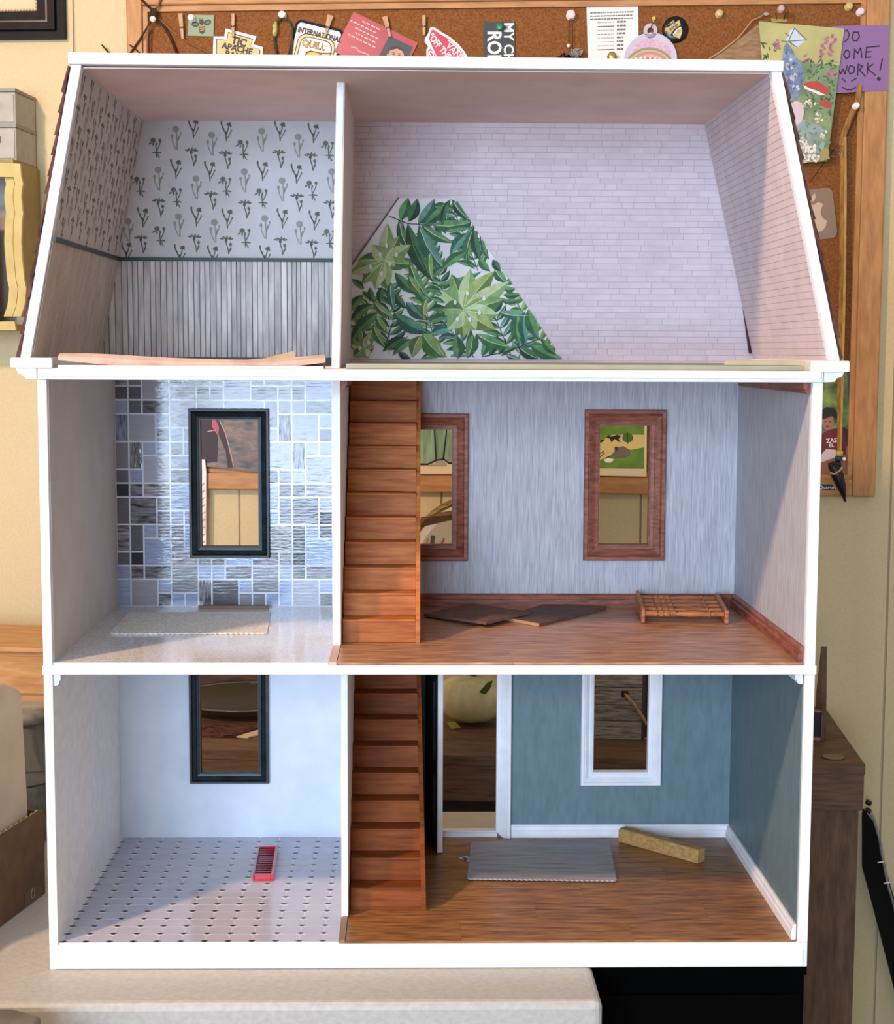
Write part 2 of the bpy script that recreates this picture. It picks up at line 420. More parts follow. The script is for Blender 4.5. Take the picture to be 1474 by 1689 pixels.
# ---- bathroom wall of mixed mosaic tiles
tl = """0,0,1,1,s 1,0,1,1,G 2,0,2,2,L 4,0,1,1,G 5,0,2,1,L 7,0,1,1,G 8,0,2,2,L 10,0,1,1,G 11,0,2,1,s 13,0,1,1,G 14,0,2,2,b
0,1,1,1,D 1,1,1,1,D 4,1,2,1,s 6,1,1,1,G 7,1,1,1,G 10,1,2,1,S 12,1,1,1,G 13,1,1,1,D
0,2,1,1,b 1,2,1,1,D 2,2,2,1,S 4,2,2,2,L 6,2,2,1,L 8,2,3,1,L 11,2,1,2,G 12,2,1,1,G 13,2,1,1,G 14,2,2,1,S
0,3,1,2,v 1,3,2,2,L 3,3,1,1,b 12,3,1,2,V 13,3,2,2,L 15,3,1,1,b
3,4,1,1,S 4,4,1,1,b 5,4,1,1,L 11,4,1,1,b 15,4,1,1,D
0,5,1,2,G 1,5,1,2,V 2,5,1,1,b 3,5,1,1,b 4,5,1,1,G 5,5,1,1,b 11,5,2,2,L 13,5,1,2,V 14,5,1,1,b 15,5,1,1,b
2,6,2,2,L 4,6,2,1,b 14,6,2,2,L
0,7,1,1,D 1,7,1,1,b 4,7,2,1,S 11,7,1,1,S 12,7,1,1,G 13,7,1,1,B
0,8,1,1,K 1,8,1,1,S 2,8,2,1,s 4,8,2,2,B 11,8,1,2,b 12,8,1,1,D 13,8,1,1,S 14,8,2,1,s
0,9,1,2,D 1,9,2,2,S 3,9,1,1,G 12,9,1,2,G 13,9,2,2,S 15,9,1,1,b
3,10,1,1,D 4,10,1,1,b 5,10,1,1,b 11,10,1,1,B 15,10,1,1,K
0,11,1,2,s 1,11,1,2,D 2,11,1,1,B 3,11,1,1,G 4,11,1,1,G 5,11,1,2,B 11,11,2,2,s 13,11,1,2,D 14,11,1,1,B 15,11,1,1,D
2,12,2,2,B 4,12,1,1,G 14,12,2,2,B
0,13,1,1,D 1,13,1,1,K 4,13,2,1,s 6,13,1,1,G 7,13,1,1,D 8,13,2,1,B 10,13,2,1,S 12,13,1,1,G 13,13,1,1,K
0,14,1,1,B 1,14,1,1,S 2,14,2,1,S 4,14,2,2,G 6,14,1,1,B 7,14,1,1,B 8,14,2,1,S 10,14,2,2,G 12,14,1,1,B 13,14,1,1,S 14,14,2,1,S
0,15,1,2,B 1,15,2,2,L 3,15,1,1,B 6,15,1,2,V 7,15,2,2,D 9,15,1,1,B 12,15,1,2,B 13,15,2,2,L 15,15,1,1,B
3,16,1,1,S 4,16,1,1,B 5,16,1,1,B 9,16,1,1,G 10,16,1,1,G 11,16,1,1,B 15,16,1,1,S""".split()
TCOL = {'s': ('#b4aeb2', .9), 'S': ('#8d8a90', 1), 'G': ('#85848a', .15), 'L': ('#a19fab', .12), 'b': ('#9fa4bd', .2), 'B': ('#9eacca', .25), 'D': ('#66646a', .2), 'K': ('#33333a', .1), 'V': ('#97969c', 1), 'v': ('#9497ac', .8)}
TG = dict(rough=.07, spec=.52, bump=.17, bscale=60, objcolor=True, detail=6)
TILEH = mat('glass_tile_streaked', '#262a30', '#f4f4f6', scale=80, stretch=(1, 1, 7), lo=.32, hi=.6, **TG)
TILEV = mat('glass_tile_streaked_upright', '#262a30', '#f4f4f6', scale=80, stretch=(7, 1, 1), lo=.32, hi=.6, **TG)
tw = build('mosaic_wall', MB().grid(.007, .2237, ZF2, ZS, [win['L2']], D - .0012, D - .0001), mat('tile_grout_pale', '#cfd3de', '#dadde6', rough=.08, spec=.6, bump=.17, bscale=60), HX)
cp = (.2130 - .007) / 16
rp_ = (ZS - ZF2 + .0024) / 17
tmesh = {}
for t in tl:
    c, r, w, h, s = t.split(','); c, r, w, h = int(c), int(r), int(w), int(h)
    x0, x1 = .0075 + c * cp, .0075 + (c + w) * cp
    zt = ZS + .0024 - r * rp_; zb = zt - h * rp_; cut = min(zt, ZS - .0003)
    g = .0008
    key = (w, h, r == 0, s in 'Vv')
    if key not in tmesh:
        hw, ht, hb = (x1 - x0) / 2 - g, cut - (zt + zb) / 2 - (g if r else 0), (zt - zb) / 2 - g
        tmesh[key] = MB().prism([(-hw, -hb), (hw, -hb), (hw, ht), (-hw, ht)], -.0004, 0).mesh('wall_tile', TILEV if s in 'Vv' else TILEH)
    o = inst('wall_tile', tmesh[key], tw, IDENT, ((x0 + x1) / 2, D - .0012, (zt + zb) / 2))
    cc, aa = TCOL[s]; k = rnd.uniform(.88, 1.1); lc = lin(cc)
    o.color = (lc[0] * k, lc[1] * k, lc[2] * k, aa)
for r in range(17):
    zt = ZS - r * rp_
    o = build('wall_tile', MB().box(.0075 + 16 * cp + .0006, .2236, D - .0016, D - .0012, max(zt - rp_ + .0008, ZF2), zt - .0003), TILEH, tw)
    lc = lin(TCOL['BGbDSLG'[r % 7]][0]); o.color = (lc[0], lc[1], lc[2], .2)

# ---- window and door casings (four mitred rails each)
def casing(op, wid, mt, prof, liner_mt, sides='LRTB', name='window_casing', depth=.007):
    x0, x1, z0, z1 = op
    y = D - LT
    j = MB(); t = .0012
    j.grid(x0, x1, z0, z1, [(x0 + t, x1 - t, z0 + t, z1 - t)], y - .001, D + depth + .0005)
    root = build(name, j, liner_mt, HX)
    cor = {'L': ((x0, z0, -1, -1), (x0, z1, -1, 1)), 'R': ((x1, z1, 1, 1), (x1, z0, 1, -1)), 'T': ((x0, z1, -1, 1), (x1, z1, 1, 1)), 'B': ((x1, z0, 1, -1), (x0, z0, -1, -1))}
    for s in sides:
        a, b = cor[s]; m = MB(); n = len(prof)
        for (cx, cz, sx, sz) in (a, b):
            for (tt, hh) in prof:
                q = tt * wid
                m.v.append((cx + sx * q, y - hh, cz + sz * q))
        m.f = [(i, i + 1, n + i + 1, n + i) for i in range(n - 1)] + [(n - 1, 0, n, 2 * n - 1), tuple(range(n)), tuple(range(2 * n - 1, n - 1, -1))]
        build('casing_rail', m, mt, root)
    return root
PROF = [(0, 0), (0, .0022), (.22, .0026), (.26, .0020), (.62, .0048), (.68, .0042), (.74, .0056), (.95, .0056), (1, .0045), (1, 0)]
casing(win['L2'], .0096, NAVY, PROF, NAVY)
casing(win['L1'], .0092, NAVY, PROF, NAVY)
casing(win['R1'], .0140, REDWOOD, PROF, REDWOOD)
casing(win['R2'], .0140, REDWOOD, PROF, REDWOOD)
casing(win['R0'], .0112, TRIMW, PROF, TRIMW)
casing(win['door'], .0130, TRIMW, PROF, TRIMW, sides='RT', name='door_casing')
build('door_sill', MB().box(.306, .3735, D - .002, D + .008, Z0, .0262), TRIMW, HX)
build('porch_board', MB().box(.285, .42, D + .0075, .366, .0120, .0215), mat('porch_cream', '#b9ad98', '#c4b9a6', rough=.6), HX, bevel=.0006)
# open front door, its dark face towards the stairs
DARKDOOR = mat('dark_grey_door_face', '#23262a', '#34383d', rough=.45, scale=50, stretch=(4, 4, 1))
h0, h1 = Vector((.3035, .2785)), Vector((.3141, .2275)); dv = (h1 - h0).normalized(); dn = Vector((-dv.y, dv.x))
if dn.x < 0: dn = -dn
q = [h0, h1, h1 + dn * .0050, h0 + dn * .0050]
dr_ = build('front_door', MB().prism([tuple(p) for p in q], Z0 + .0006, .196, 'xy'), TRIMW, HX, bevel=.0003)
q = [h0 - dn * .0008 + dv * .001, h1 - dn * .0008 - dv * .0002, h1 - dn * .00002 - dv * .0002, h0 - dn * .00002 + dv * .001]
build('door_face', MB().prism([tuple(p) for p in q], Z0 + .001, .1955, 'xy'), DARKDOOR, dr_)
for (za, zb) in ((.035, .095), (.110, .185)):
    a0, b0 = h0 + dv * .010, h1 - dv * .010
    q = [a0 - dn * .0018, b0 - dn * .0018, b0 - dn * .0009, a0 - dn * .0009]
    build('raised_panel', MB().prism([tuple(p) for p in q], za, zb, 'xy'), DARKDOOR, dr_)

# ---- baseboards and crown strips
def base_profile(t, h): return [(0, 0), (t, 0), (t, h * .55), (t * .75, h * .62), (t * .75, h * .86), (t * .4, h), (0, h)]
def run_x(name, x0, x1, t, h, z, mt):
    build(name, MB().prism([(D - LT - a, z + b) for a, b in base_profile(t, h)], x0, x1, 'yz'), mt, HX)
def run_y(name, y0, y1, t, h, z, mt, xw=.601, sg=-1):
    build(name, MB().prism([(xw + sg * a, z + b) for a, b in base_profile(t, h)], y0, y1), mt, HX)
run_x('baseboard', .2966, .6008, .0042, .0130, ZF2, REDWOOD)
REDWOODY = mat('red_stained_wood_depthwise', '#6e3c2c', '#9a5c46', rough=.5, scale=60, stretch=(6, 1, 6), bump=.15, detail=6)
run_y('baseboard', .003, D - .0055, .0042, .0132, ZF2, REDWOODY)
run_x('baseboard', .3870, .6008, .0040, .0125, Z0, TRIMW)
run_y('baseboard', .003, D - .0055, .0040, .0125, Z0, TRIMW)
run_y('crown_strip', .003, .262, .0055, -.0085, ZS - .0002, REDWOODY)
run_y('crown_strip', .0755, .20, .0055, -.0085, ZS - .0002, REDWOODY, xw=.2304, sg=1)
run_y('crown_strip', .003, .262, .0060, -.0085, ZM - .0002, TRIMW)
run_y('crown_strip', .003, .262, .0055, -.0095, ZM - .0002, TRIMW, xw=.0071, sg=1)

# ---- staircases
def staircase(x0, x1, xs, y0, z0, n, rise, run, xtop, mt, ztop):
    sh = lambda i: xtop * i / n
    pts = [(y0 - .0015, z0 + .0002), (y0 - .0015, z0 + .0215), (y0 + run * (n - .2), min(z0 + rise * n + .006, ztop)), (D - .0015, min(z0 + rise * n + .006, ztop)), (D - .0015, z0 + .0002)]
    m = MB().prism(pts, x1 + .0001, xs, 'yz')
    for k, v in enumerate(m.v): m.v[k] = (v[0] + xtop * max(0, (v[2] - z0)) / (n * rise), v[1], v[2])
    root = build('staircase', m, mt, HX)
    for i in range(n):
        y = y0 + run * i; z = z0 + rise * i
        if z + rise > ztop: break
        build('riser', MB().box(x0 + sh(i), x1 + sh(i), y, y + .0025, z + .0003, z + rise - .0018), mt, root)
        build('tread', MB().box(x0 + sh(i), x1 + sh(i), y - .0012, y + run + .0022, z + rise - .0018, z + rise), mt, root, bevel=.0004)
staircase(.2380, .2982, .3022, .0750, Z0, 10, .0201, .0176, -.0050, STAIR_SHADED, ZM - .0003)
staircase(.2312, .2926, .2964, .0895, ZF2, 11, .0199, .0165, .0010, STAIR_LIT, ZS - .0003)

# ---- attic
OL0, OL1 = (-.0128, .4886), (.0305, .7095)
OR0, OR1 = (.6227, .4886), (.5712, .7095)
TH = .0078
attic_l = build('roof_slope_left', MB().prism([OL0, (OL0[0] + TH, OL0[1]), (OL1[0] + TH, OL1[1]), OL1], 0, D + .007), WHITE, HX, bevel=.0005)
attic_r = build('roof_slope_right', MB().prism([(OR0[0] - TH, OR0[1]), OR0, OR1, (OR1[0] - TH, OR1[1])], 0, D + .007), WHITE, HX, bevel=.0005)
attic_l.name = 'roof_slope'; attic_r.name = 'roof_slope'
MW[attic_l.name] = MW[HX.name]; MW[attic_r.name] = MW[HX.name]
build('roof_top', MB().prism([(.0290, .7097), (.5722, .7086), (.5722, .7166), (.0290, .7182)], -.003, D + .010), WHITE, HX, bevel=.0007)
build('attic_back_wall', MB().prism([(OL0[0] + TH, ZA), (OR0[0] - TH, ZA), (OR1[0] - TH, .7086), (OL1[0] + TH, .7086)], D, D + .007), WHITE, HX)
build('ceiling_lining', MB().box(OL1[0] + TH + .0005, OR1[0] - TH - .0005, .004, D - .0005, .7076, .7084), TAUPE, HX)
# eave mouldings with the corner blocks
ev = [(-.0188, .4885), (-.0188, .4822), (-.0160, .4800), (-.0140, .4762), (-.0100, .4748), (-.0085, .4722), (0, .4718), (0, .4885)]
build('eave_molding', MB().prism(ev, -.002, D + .007), WHITE, HX, bevel=.0005)
build('eave_molding', MB().prism([(W - x, z) for x, z in ev], -.002, D + .007), WHITE, HX, bevel=.0005)
build('corner_block', MB().box(-.0186, .0128, -.0068, -.0021, .4806, .4884), WHITE, HX, bevel=.0008)
build('corner_block', MB().box(.5990, .6287, -.0068, -.0021, .4800, .4884), WHITE, HX, bevel=.0008)
# shingles on both outer slopes
SH = mat('brown_red_shingle', '#331a14', '#5d3a2f', rough=.85, scale=80, stretch=(1, 1, 4), objrand=.3, bump=.4)
sl = Vector((OL1[0] - OL0[0], OL1[1] - OL0[1])).length
sw, shh = .0204, .0200
me_sh = MB()
me_sh.add([(0, 0, 0), (sw - .0006, 0, 0), (sw - .0006, 0, .0030), (0, 0, .0030), (0, shh, 0), (sw - .0006, shh, 0), (sw - .0006, shh, .0010), (0, shh, .0010)],
          [(0, 1, 2, 3), (3, 2, 6, 7), (4, 7, 6, 5), (0, 4, 5, 1), (0, 3, 7, 4), (1, 5, 6, 2)])
me_sh = me_sh.mesh('shingle', SH)
def slope_frame(a, b, out):
    """columns: u along +Y (depth), v up the slope, n outward"""
    v = Vector((b[0] - a[0], 0, b[1] - a[1])).normalized(); u = Vector((0, 1, 0)); n = u.cross(v)
    if n.x * out < 0: u = -u; n = u.cross(v)
    o = Vector((a[0], 0, a[1]))
    return Matrix(((u.x, v.x, n.x, o.x), (u.y, v.y, n.y, o.y), (u.z, v.z, n.z, o.z), (0, 0, 0, 1)))
for (par, a, b, out) in ((attic_l, OL0, OL1, -1), (attic_r, OR0, OR1, 1)):
    F = slope_frame(a, b, out); sgn = 1 if (F @ Vector((1, 0, 0))).y > F.translation.y else -1
    nr = 14; pitch = (sl - .006) / nr
    for r in range(nr):
        for k in range(14):
            u = .0005 + k * sw + (0 if k == 0 else (r % 2) * sw * .4) + (rnd.uniform(-.003, .0015) if k == 0 else 0)
            if u + sw > D + .012: continue
            uu = u if sgn > 0 else -(u + sw)
            tilt = Matrix.Rotation(math.radians(rnd.uniform(-4, 1.5)), 4, 'Z')
            inst('shingle', me_sh, par, F, (uu, r * pitch + rnd.uniform(0, .002), .0002 + rnd.uniform(0, .0006)), tilt)

# ---- attic left room: flower wallpaper over grey boards
YB = D - .0008
FLP = mat('pale_grey_flower_paper', '#b5b4b5', '#bebdbe', rough=.75, scale=40)
ZR = .5795     # chair rail height
zc = .7076
def xl(z, t=TH): return OL0[0] + t + (OL1[0] - OL0[0]) * (z - OL0[1]) / (OL1[1] - OL0[1])
def xr(z, t=TH): return OR0[0] - t + (OR1[0] - OR0[0]) * (z - OR0[1]) / (OR1[1] - OR0[1])
def xd(z): return .2238 + (.2285 - .2238) * (z - ZA) / (.7085 - ZA)
def xdr(z): return .2310 + (.2352 - .2310) * (z - ZA) / (.7085 - ZA)
fp = build('flower_wallpaper', MB().prism([(xl(ZR), ZR), (xd(ZR), ZR), (xd(zc), zc), (xl(zc), zc)], YB, D - .0001), FLP, HX)
GD = flat('flower_print_dark', '#62665b', .8); GG = flat('flower_print_grey', '#8b8d85', .8)
def blob(m, x, z, a, b, rot=0, n=7, y=-.0001): m.disc(x, z, 1, y, 0, n, a, b, rot)
def motif(kind):
    m = MB(); S = .00058     # one photo pixel on the back wall
    def st(pts, w): m.strip([(x * S, z * S) for x, z in pts], w * S * 1.35, -.0001, 0)
    def bl(x, z, a, b, r=0): blob(m, x * S, z * S, a * S, b * S, r)
    if kind == 'A':
        st([(2, -14), (1, -6), (-2, 4), (-3, 9)], .7); st([(2, -12), (6, -5), (5, 1)], .6)
        for x, z, r in ((-9, 11, -.2), (-5, 12.5, -.5), (-1, 12.5, 1.3), (3, 12, .5), (6, 10.5, .2)): bl(x, z, 4, 1.5, r)
        bl(-2, 8, 2.6, 3.2); bl(5, 2, 2.6, 2.8); bl(4, -6, .9, 3.4, -.4)
    elif kind == 'B':
        st([(3, -19), (3, -4), (2, 10)], .8); st([(1, -18), (-4, -6), (-5, 1)], .7); st([(3, -8), (8, 3), (9, 7)], .6)
        bl(1, 14, 6, 5.5); bl(-5, 3, 2.4, 3.4); bl(9, 8, 1.6, 2); bl(5, 0, 1.2, 5, -.3)
    elif kind == 'C':
        st([(0, 4), (1, -8), (6, -18)], .7); st([(2, -6), (6, 2), (8, 9)], .6)
        bl(-4, 10, 4.6, 4.2); bl(-9, 5, 3.2, 1.4, .5); bl(-4, 4, 1.4, 3.2); bl(1, 5, 1.4, 3, .3); bl(7, 10, 2.6, 2.8)
        bl(5, -9, 5, 1.4, -.2); bl(-1, -9, 5, 1.0, .1); bl(1, -13, 1.3, 4, .1)
    else:
        st([(0, -16), (-1, -4), (-6, 5), (-8, 12)], .8); st([(0, -6), (3, 4), (4, 9)], .7); st([(1, -12), (6, -3), (8, 1)], .6)
        bl(-8, 13, 1.7, 3.6); bl(4, 11, 4.6, 3, .4); bl(6, 9, 3.2, 1.6, -.7); bl(-1, -3, 1.6, 3.4); bl(-5, 5, 1, 3, .6); bl(8, 1, 1.4, 1.4)
    return m
MOT = {k: motif(k).mesh('printed_flower', GG if k == 'B' else GD) for k in 'ABCD'}
FA = """D,310,280 A,300,570 C,310,850 D,350,1180 A,340,1460 A,190,1010 B,190,1310 D,180,1530 A,470,170 C,480,450 B,500,780 A,520,1080 C,520,1360
C,670,60 B,680,360 D,690,680 C,690,960 B,710,1260 D,730,1560 D,870,260 A,860,560 B,890,870 D,900,1170 A,890,1450 D,1045,80 B,1050,420 D,1040,700 A,1060,1010 B,1080,1320 D,1070,1570 D,1210,290 A,1210,590 C,1200,850 D,1220,1190 A,1220,1470""".split()
FB = """A,190,190 C,190,470 B,200,800 A,220,1100 C,210,1380 C,385,70 B,380,380 D,395,700 C,385,970 B,410,1280 D,420,1570 D,575,290 A,570,580 B,590,890 D,600,1190 A,590,1480
D,750,90 B,755,440 D,745,730 A,760,1030 B,770,1340 D,760,1590 D,920,310 A,900,610 C,900,890 D,930,1210 A,910,1510 A,1090,210 C,1070,480 B,1100,800 A,1100,1100 C,1080,1390""".split()
for lst, ox in ((FA, 180), (FB, 370)):
    for s in lst:
        k, a, b = s.split(','); p = aty(ox + float(a) / 6.255, 170 + float(b) / 6.255, YB)
        if ZR + .004 < p.z < zc - .006 and xl(p.z) + .004 < p.x < xd(p.z) - .003:
            inst('printed_flower', MOT[k], fp, IDENT, (p.x, YB - .00003, p.z))
# left slope, same paper; frame: u = depth, v = up slope, w = into the wall
vdir = Vector((OL1[0] - OL0[0], 0, OL1[1] - OL0[1])).normalized()
ndir = Vector((0, 1, 0)).cross(vdir)
if ndir.x > 0: ndir = -ndir                      # into the wall (towards -x)
def sframe(x, z, vd, nd):
    return Matrix(((0, nd.x, vd.x, x), (1, nd.y, vd.y, 0), (0, nd.z, vd.z, z), (0, 0, 0, 1)))
SF = sframe(OL0[0] + TH + .0009, OL0[1], vdir, ndir)
vr = (ZR - OL0[1]) / vdir.z; vt = (zc - OL0[1]) / vdir.z; v0 = -.0070 / vdir.z
FLP2 = mat('flower_paper_slope_shade', '#ada3a0', '#b6aca8', rough=.75, scale=40)  # same paper, browned to carry the dim warm light on this slope
fs = build('flower_wallpaper', MB().box(.004, YB, 0, .0008, vr, vt), FLP2, HX, frame=SF)
seq = ['DACDA', 'ACBAC', 'CBDCB', 'DABDA', 'BDABD', 'DACDA']; seqo = [0, -.0009, .0016, .0009, -.0016, .0004]
for i in range(17):
    for j in range(6):
        k = seq[i % 6][j % 5]; v = vt - .012 - j * .0238 - (i % 2) * .012 + seqo[i % 6]; u = .012 + i * .0162
        if v < vr + .010 or v > vt - .010: continue
        inst('printed_flower', MOT[k], fs, SF, (u, -.00003, v))
# wainscot boards
WB = mat('grey_board_print', '#a09b99', '#cbc6c4', rough=.75, scale=70, stretch=(2, 2, .35), objrand=.10, detail=5)
WBD = flat('board_gap_dark', '#585253', .9)
wn = build('wainscot', MB().prism([(xl(ZA), ZA), (xd(ZA), ZA), (xd(ZR), ZR), (xl(ZR), ZR)], YB, D - .0001), WBD, HX)
x = xl(ZA)
while x < xd(ZA):
    w = rnd.choice([.0040, .0048, .0056, .0062])
    conv = [(xl(ZA), ZA), (xd(ZA), ZA), (xd(ZR), ZR), (xl(ZR), ZR)]
    pl = clip([(x, ZA), (x + w - .0007, ZA), (x + w - .0007, ZR), (x, ZR)], conv)
    if len(pl) >= 3: build('wainscot_board', MB().prism(pl, YB - .0005, YB), WB, wn)
    x += w
WB2 = mat('board_print_slope_shade', '#a3958c', '#b9aba1', rough=.8, scale=70, stretch=(2, 2, .3), objrand=.05, detail=5)  # slope boards with the warm ambient shade put into their colour
ws = build('wainscot', MB().box(.004, YB, .0002, .0008, v0, vr), flat('taupe_board_gap', '#807674', .9), HX, frame=SF)
for i in range(50):
    a = .004 + i * (YB - .004) / 50
    build('wainscot_board', MB().box(a, a + (YB - .004) / 50 - .00035, -.0002, .0002, v0, vr), WB2, ws, frame=SF)
build('chair_rail', MB().box(xl(ZR - .001) + .002, xd(ZR) - .0002, YB - .0030, YB - .00055, ZR - .0018, ZR + .0016), GREENRAIL, HX)
build('chair_rail', MB().box(.003, YB - .0025, -.0022, -.00025, vr - .0018, vr + .0018), GREENRAIL, HX, frame=SF)
build('baseboard', MB().box(xl(ZA) + .003, xd(ZA), YB - .004, YB - .0006, ZA, ZA + .0075), GREENRAIL, HX)

# ---- attic right room: printed brick wallpaper
conv = [(xdr(ZA), ZA), (xr(ZA), ZA), (xr(zc), zc), (xdr(zc), zc)]
bp = build('brick_wallpaper', MB().prism(conv, YB + .0003, D - .0001), MORTAR, HX)
PX = .00058
leafp = [(90, 958), (1232, 958), (655, 88), (355, 88), (90, 470)]
LP = []
for a, b in leafp:
    p = aty(550 + a / 3.2756, 300 + b / 3.2756, YB); LP.append((p.x, p.z))
def inside(p, poly):
    return all((poly[(i + 1) % len(poly)][0] - poly[i][0]) * (p[1] - poly[i][1]) - (poly[(i + 1) % len(poly)][1] - poly[i][1]) * (p[0] - poly[i][0]) > 0 for i in range(len(poly)))
rowh = .00572; bricks = []
z = ZA; r = 0
while z < zc:
    x = xdr(ZA) - rnd.uniform(0, .02)
    while x < xr(ZA):
        w = rnd.choice([.011, .015, .019, .021, .023, .027])
        pl = clip([(x, z), (x + w - .00038, z), (x + w - .00038, z + rowh - .00038), (x, z + rowh - .00038)], conv)
        if len(pl) >= 3 and abs(area2(pl)) > 4e-6:
            cx = sum(p[0] for p in pl) / len(pl); cz = sum(p[1] for p in pl) / len(pl)
            if not all(inside(p, LP) for p in pl): bricks.append((abs(area2(pl)), pl))
        x += w
    z += rowh; r += 1
bricks.sort(key=lambda t: -t[0])
for a, pl in bricks[:300]:
    build('brick', MB().prism(pl, YB, YB + .0003), BRICKP, bp)
m = MB()
for a, pl in bricks[300:]: m.prism(pl, YB, YB + .0003)
build('bricks', m, BRICKP, bp, kind='stuff')
# right slope
vdr = Vector((OR1[0] - OR0[0], 0, OR1[1] - OR0[1])).normalized(); ndr = Vector((0, 1, 0)).cross(vdr)
if ndr.x < 0: ndr = -ndr
SR = sframe(OR0[0] - TH - .0009, OR0[1], vdr, ndr)
vt2 = (zc - OR0[1]) / vdr.z; v02 = -.0070 / vdr.z
bs = build('brick_wallpaper', MB().box(.006, YB - .001, .0003, .0009, v02, vt2), MORTAR, HX, frame=SR)
m = MB(); z = v02
while z < vt2 - .002:
    x = .006
    while x < YB - .002:
        w = min(rnd.choice([.03, .04, .05, .06]), YB - .001 - x)
        m.box(x, x + w - .0005, 0, .0003, z, min(z + rowh - .0004, vt2)); x += w
    z += rowh
build('bricks', m, BRICKP, bs, frame=SR, kind='stuff')
build('wallpaper_edge', MB().prism([(.0, v02), (.0055, v02), (.0055, vt2), (.0, vt2)], 0, .0009), WHITE, HX, frame=SR) if False else None
# dark red gap where the paper lifts in the back corner
gp = [aty(x, y, D - .003) for x, y in ((1219, 465), (1222, 465), (1241, 583), (1235, 583))]
build('corner_gap', MB().prism([(p.x, p.z) for p in gp], D - .0035, D - .0012), flat('dark_red_gap', '#4a2020', .8), HX)

# ---- tropical leaf paper panel on the brick wall
LEAFBG = mat('leaf_paper_ground', '#d6cfd2', '#ded8da', rough=.6)
YP = YB - .0003
lfp = build('leaf_wallpaper_panel', MB().prism(LP, YP - .0012, YB - .00005), LEAFBG, HX)
YP -= .0012
LG = []
for nm, (c1, c2, d1, d2) in {'deep': ('#1d4527', '#37693f', '#3f7644', '#6a9a62'), 'mid': ('#30592a', '#56803f', '#688f4b', '#8dad69'), 'light': ('#6a894c', '#8aa468', '#96ae74', '#bcc79a'),
                             'blue': ('#1c4434', '#2f6150', '#3c7560', '#6b9c84'), 'dark': ('#122d1c', '#1f4429', '#2c5a35', '#477a4b'), 'olive': ('#4c6127', '#6b7f3a', '#7d9148', '#a0b068')}.items():
    LG.append((mat('leaf_print_' + nm, c1, c2, rough=.65, scale=150, objrand=.12, lo=.3, hi=.7), mat('leaf_print_' + nm + '_half', d1, d2, rough=.65, scale=150, objrand=.12, lo=.3, hi=.7)))
RIB = flat('leaf_print_rib', '#c3cba6', .7); STEM = flat('leaf_print_stem', '#22331f', .7)
lay = [0]
def zp(a, b):
    p = aty(550 + a / 3.2756, 300 + b / 3.2756, YP); return (p.x, p.z)
CL = [(x, z) for x, z in LP]
def leaf(x0, y0, x1, y1, w, c=0, rib=False, bend=.12):
    w *= 1.08; x1 += (x1 - x0) * .06; y1 += (y1 - y0) * .06
    d = Vector((x1 - x0, y1 - y0)); q = Vector((-d.y, d.x)); sd = 1 if (x0 * 7 + y1 * 3) % 2 else -1
    prof = [(0, .02), (.1, .42), (.25, .82), (.42, 1), (.6, .9), (.78, .58), (.92, .22), (1, 0)]
    mid = [Vector((x0, y0)) + d * t + q * (bend * sd * math.sin(math.pi * t) * .6) for t, _ in prof]
    qn = q.normalized()
    if c == 0: c = rnd.choice([0, 0, 3, 4, 0])
    elif c == 1: c = rnd.choice([1, 1, 5])
    halves = []
    for sg in (1, -1):
        poly = [zp(*mid[i]) for i in range(len(prof))] + [zp(*(mid[i] + qn * (sg * w / 2 * prof[i][1]))) for i in range(len(prof) - 2, 0, -1)]
        if area2(poly) < 0: poly.reverse()
        halves.append(clip(poly, CL))
    if all(len(h) < 3 for h in halves): return
    lay[0] += 1; t = .000006 * lay[0] + .00003
    m = MB(); cut = 0
    for k_, h in enumerate(halves):
        if len(h) >= 3: m.prism(h, YP - t - .00002, YP)
        if k_ == 0: cut = len(m.f)
    o = build('printed_leaf', m, LG[c][0], lfp)
    o.data.materials.append(LG[c][1])
    for k_, p_ in enumerate(o.data.polygons): p_.material_index = 0 if k_ < cut else 1
    if rib:
        rb = MB(); pts = [zp(*(mid[i])) for i in (1, 3, 5, 6)]
        if all(inside(p, CL) for p in pts):
            rb.strip(pts, [.0004, .0003, .0002, .0001], YP - t - .00006, YP - t); build('leaf_rib', rb, RIB, lfp)
def stem(*pts):
    pp = [zp(*p) for p in pts]; m = MB().strip(pp, .00035, YP - .000006 * lay[0] - .00005, YP); build('printed_stem', m, STEM, lfp)
def frond(x0, y0, x1, y1, n, L_, wd, c=0):
    d = Vector((x1 - x0, y1 - y0)); u_ = d.normalized(); q_ = Vector((-u_.y, u_.x))
    stem((x0, y0), (x0 + d.x * .5, y0 + d.y * .5), (x1, y1))
    for k in range(n):
        b_ = Vector((x0, y0)) + d * ((k + .5) / n); ll = L_ * (1 - .45 * k / n)
        for sg in (-1, 1):
            e_ = b_ + (u_ * .75 + q_ * sg).normalized() * ll
            leaf(b_.x, b_.y, e_.x, e_.y, wd, c, rnd.random() < .25)
for a in [(300, 930, 300, 560, 9, 120, 30), (560, 900, 420, 420, 11, 110, 30, 1), (640, 120, 480, 330, 7, 100, 32), (960, 940, 800, 560, 9, 120, 32), (780, 480, 640, 130, 9, 110, 32), (120, 940, 200, 620, 8, 100, 28, 1), (600, 640, 520, 330, 8, 90, 28), (1180, 950, 980, 640, 8, 100, 30, 1), (760, 950, 560, 720, 7, 110, 32), (1000, 950, 1060, 780, 4, 80, 28)]:
    frond(*a)
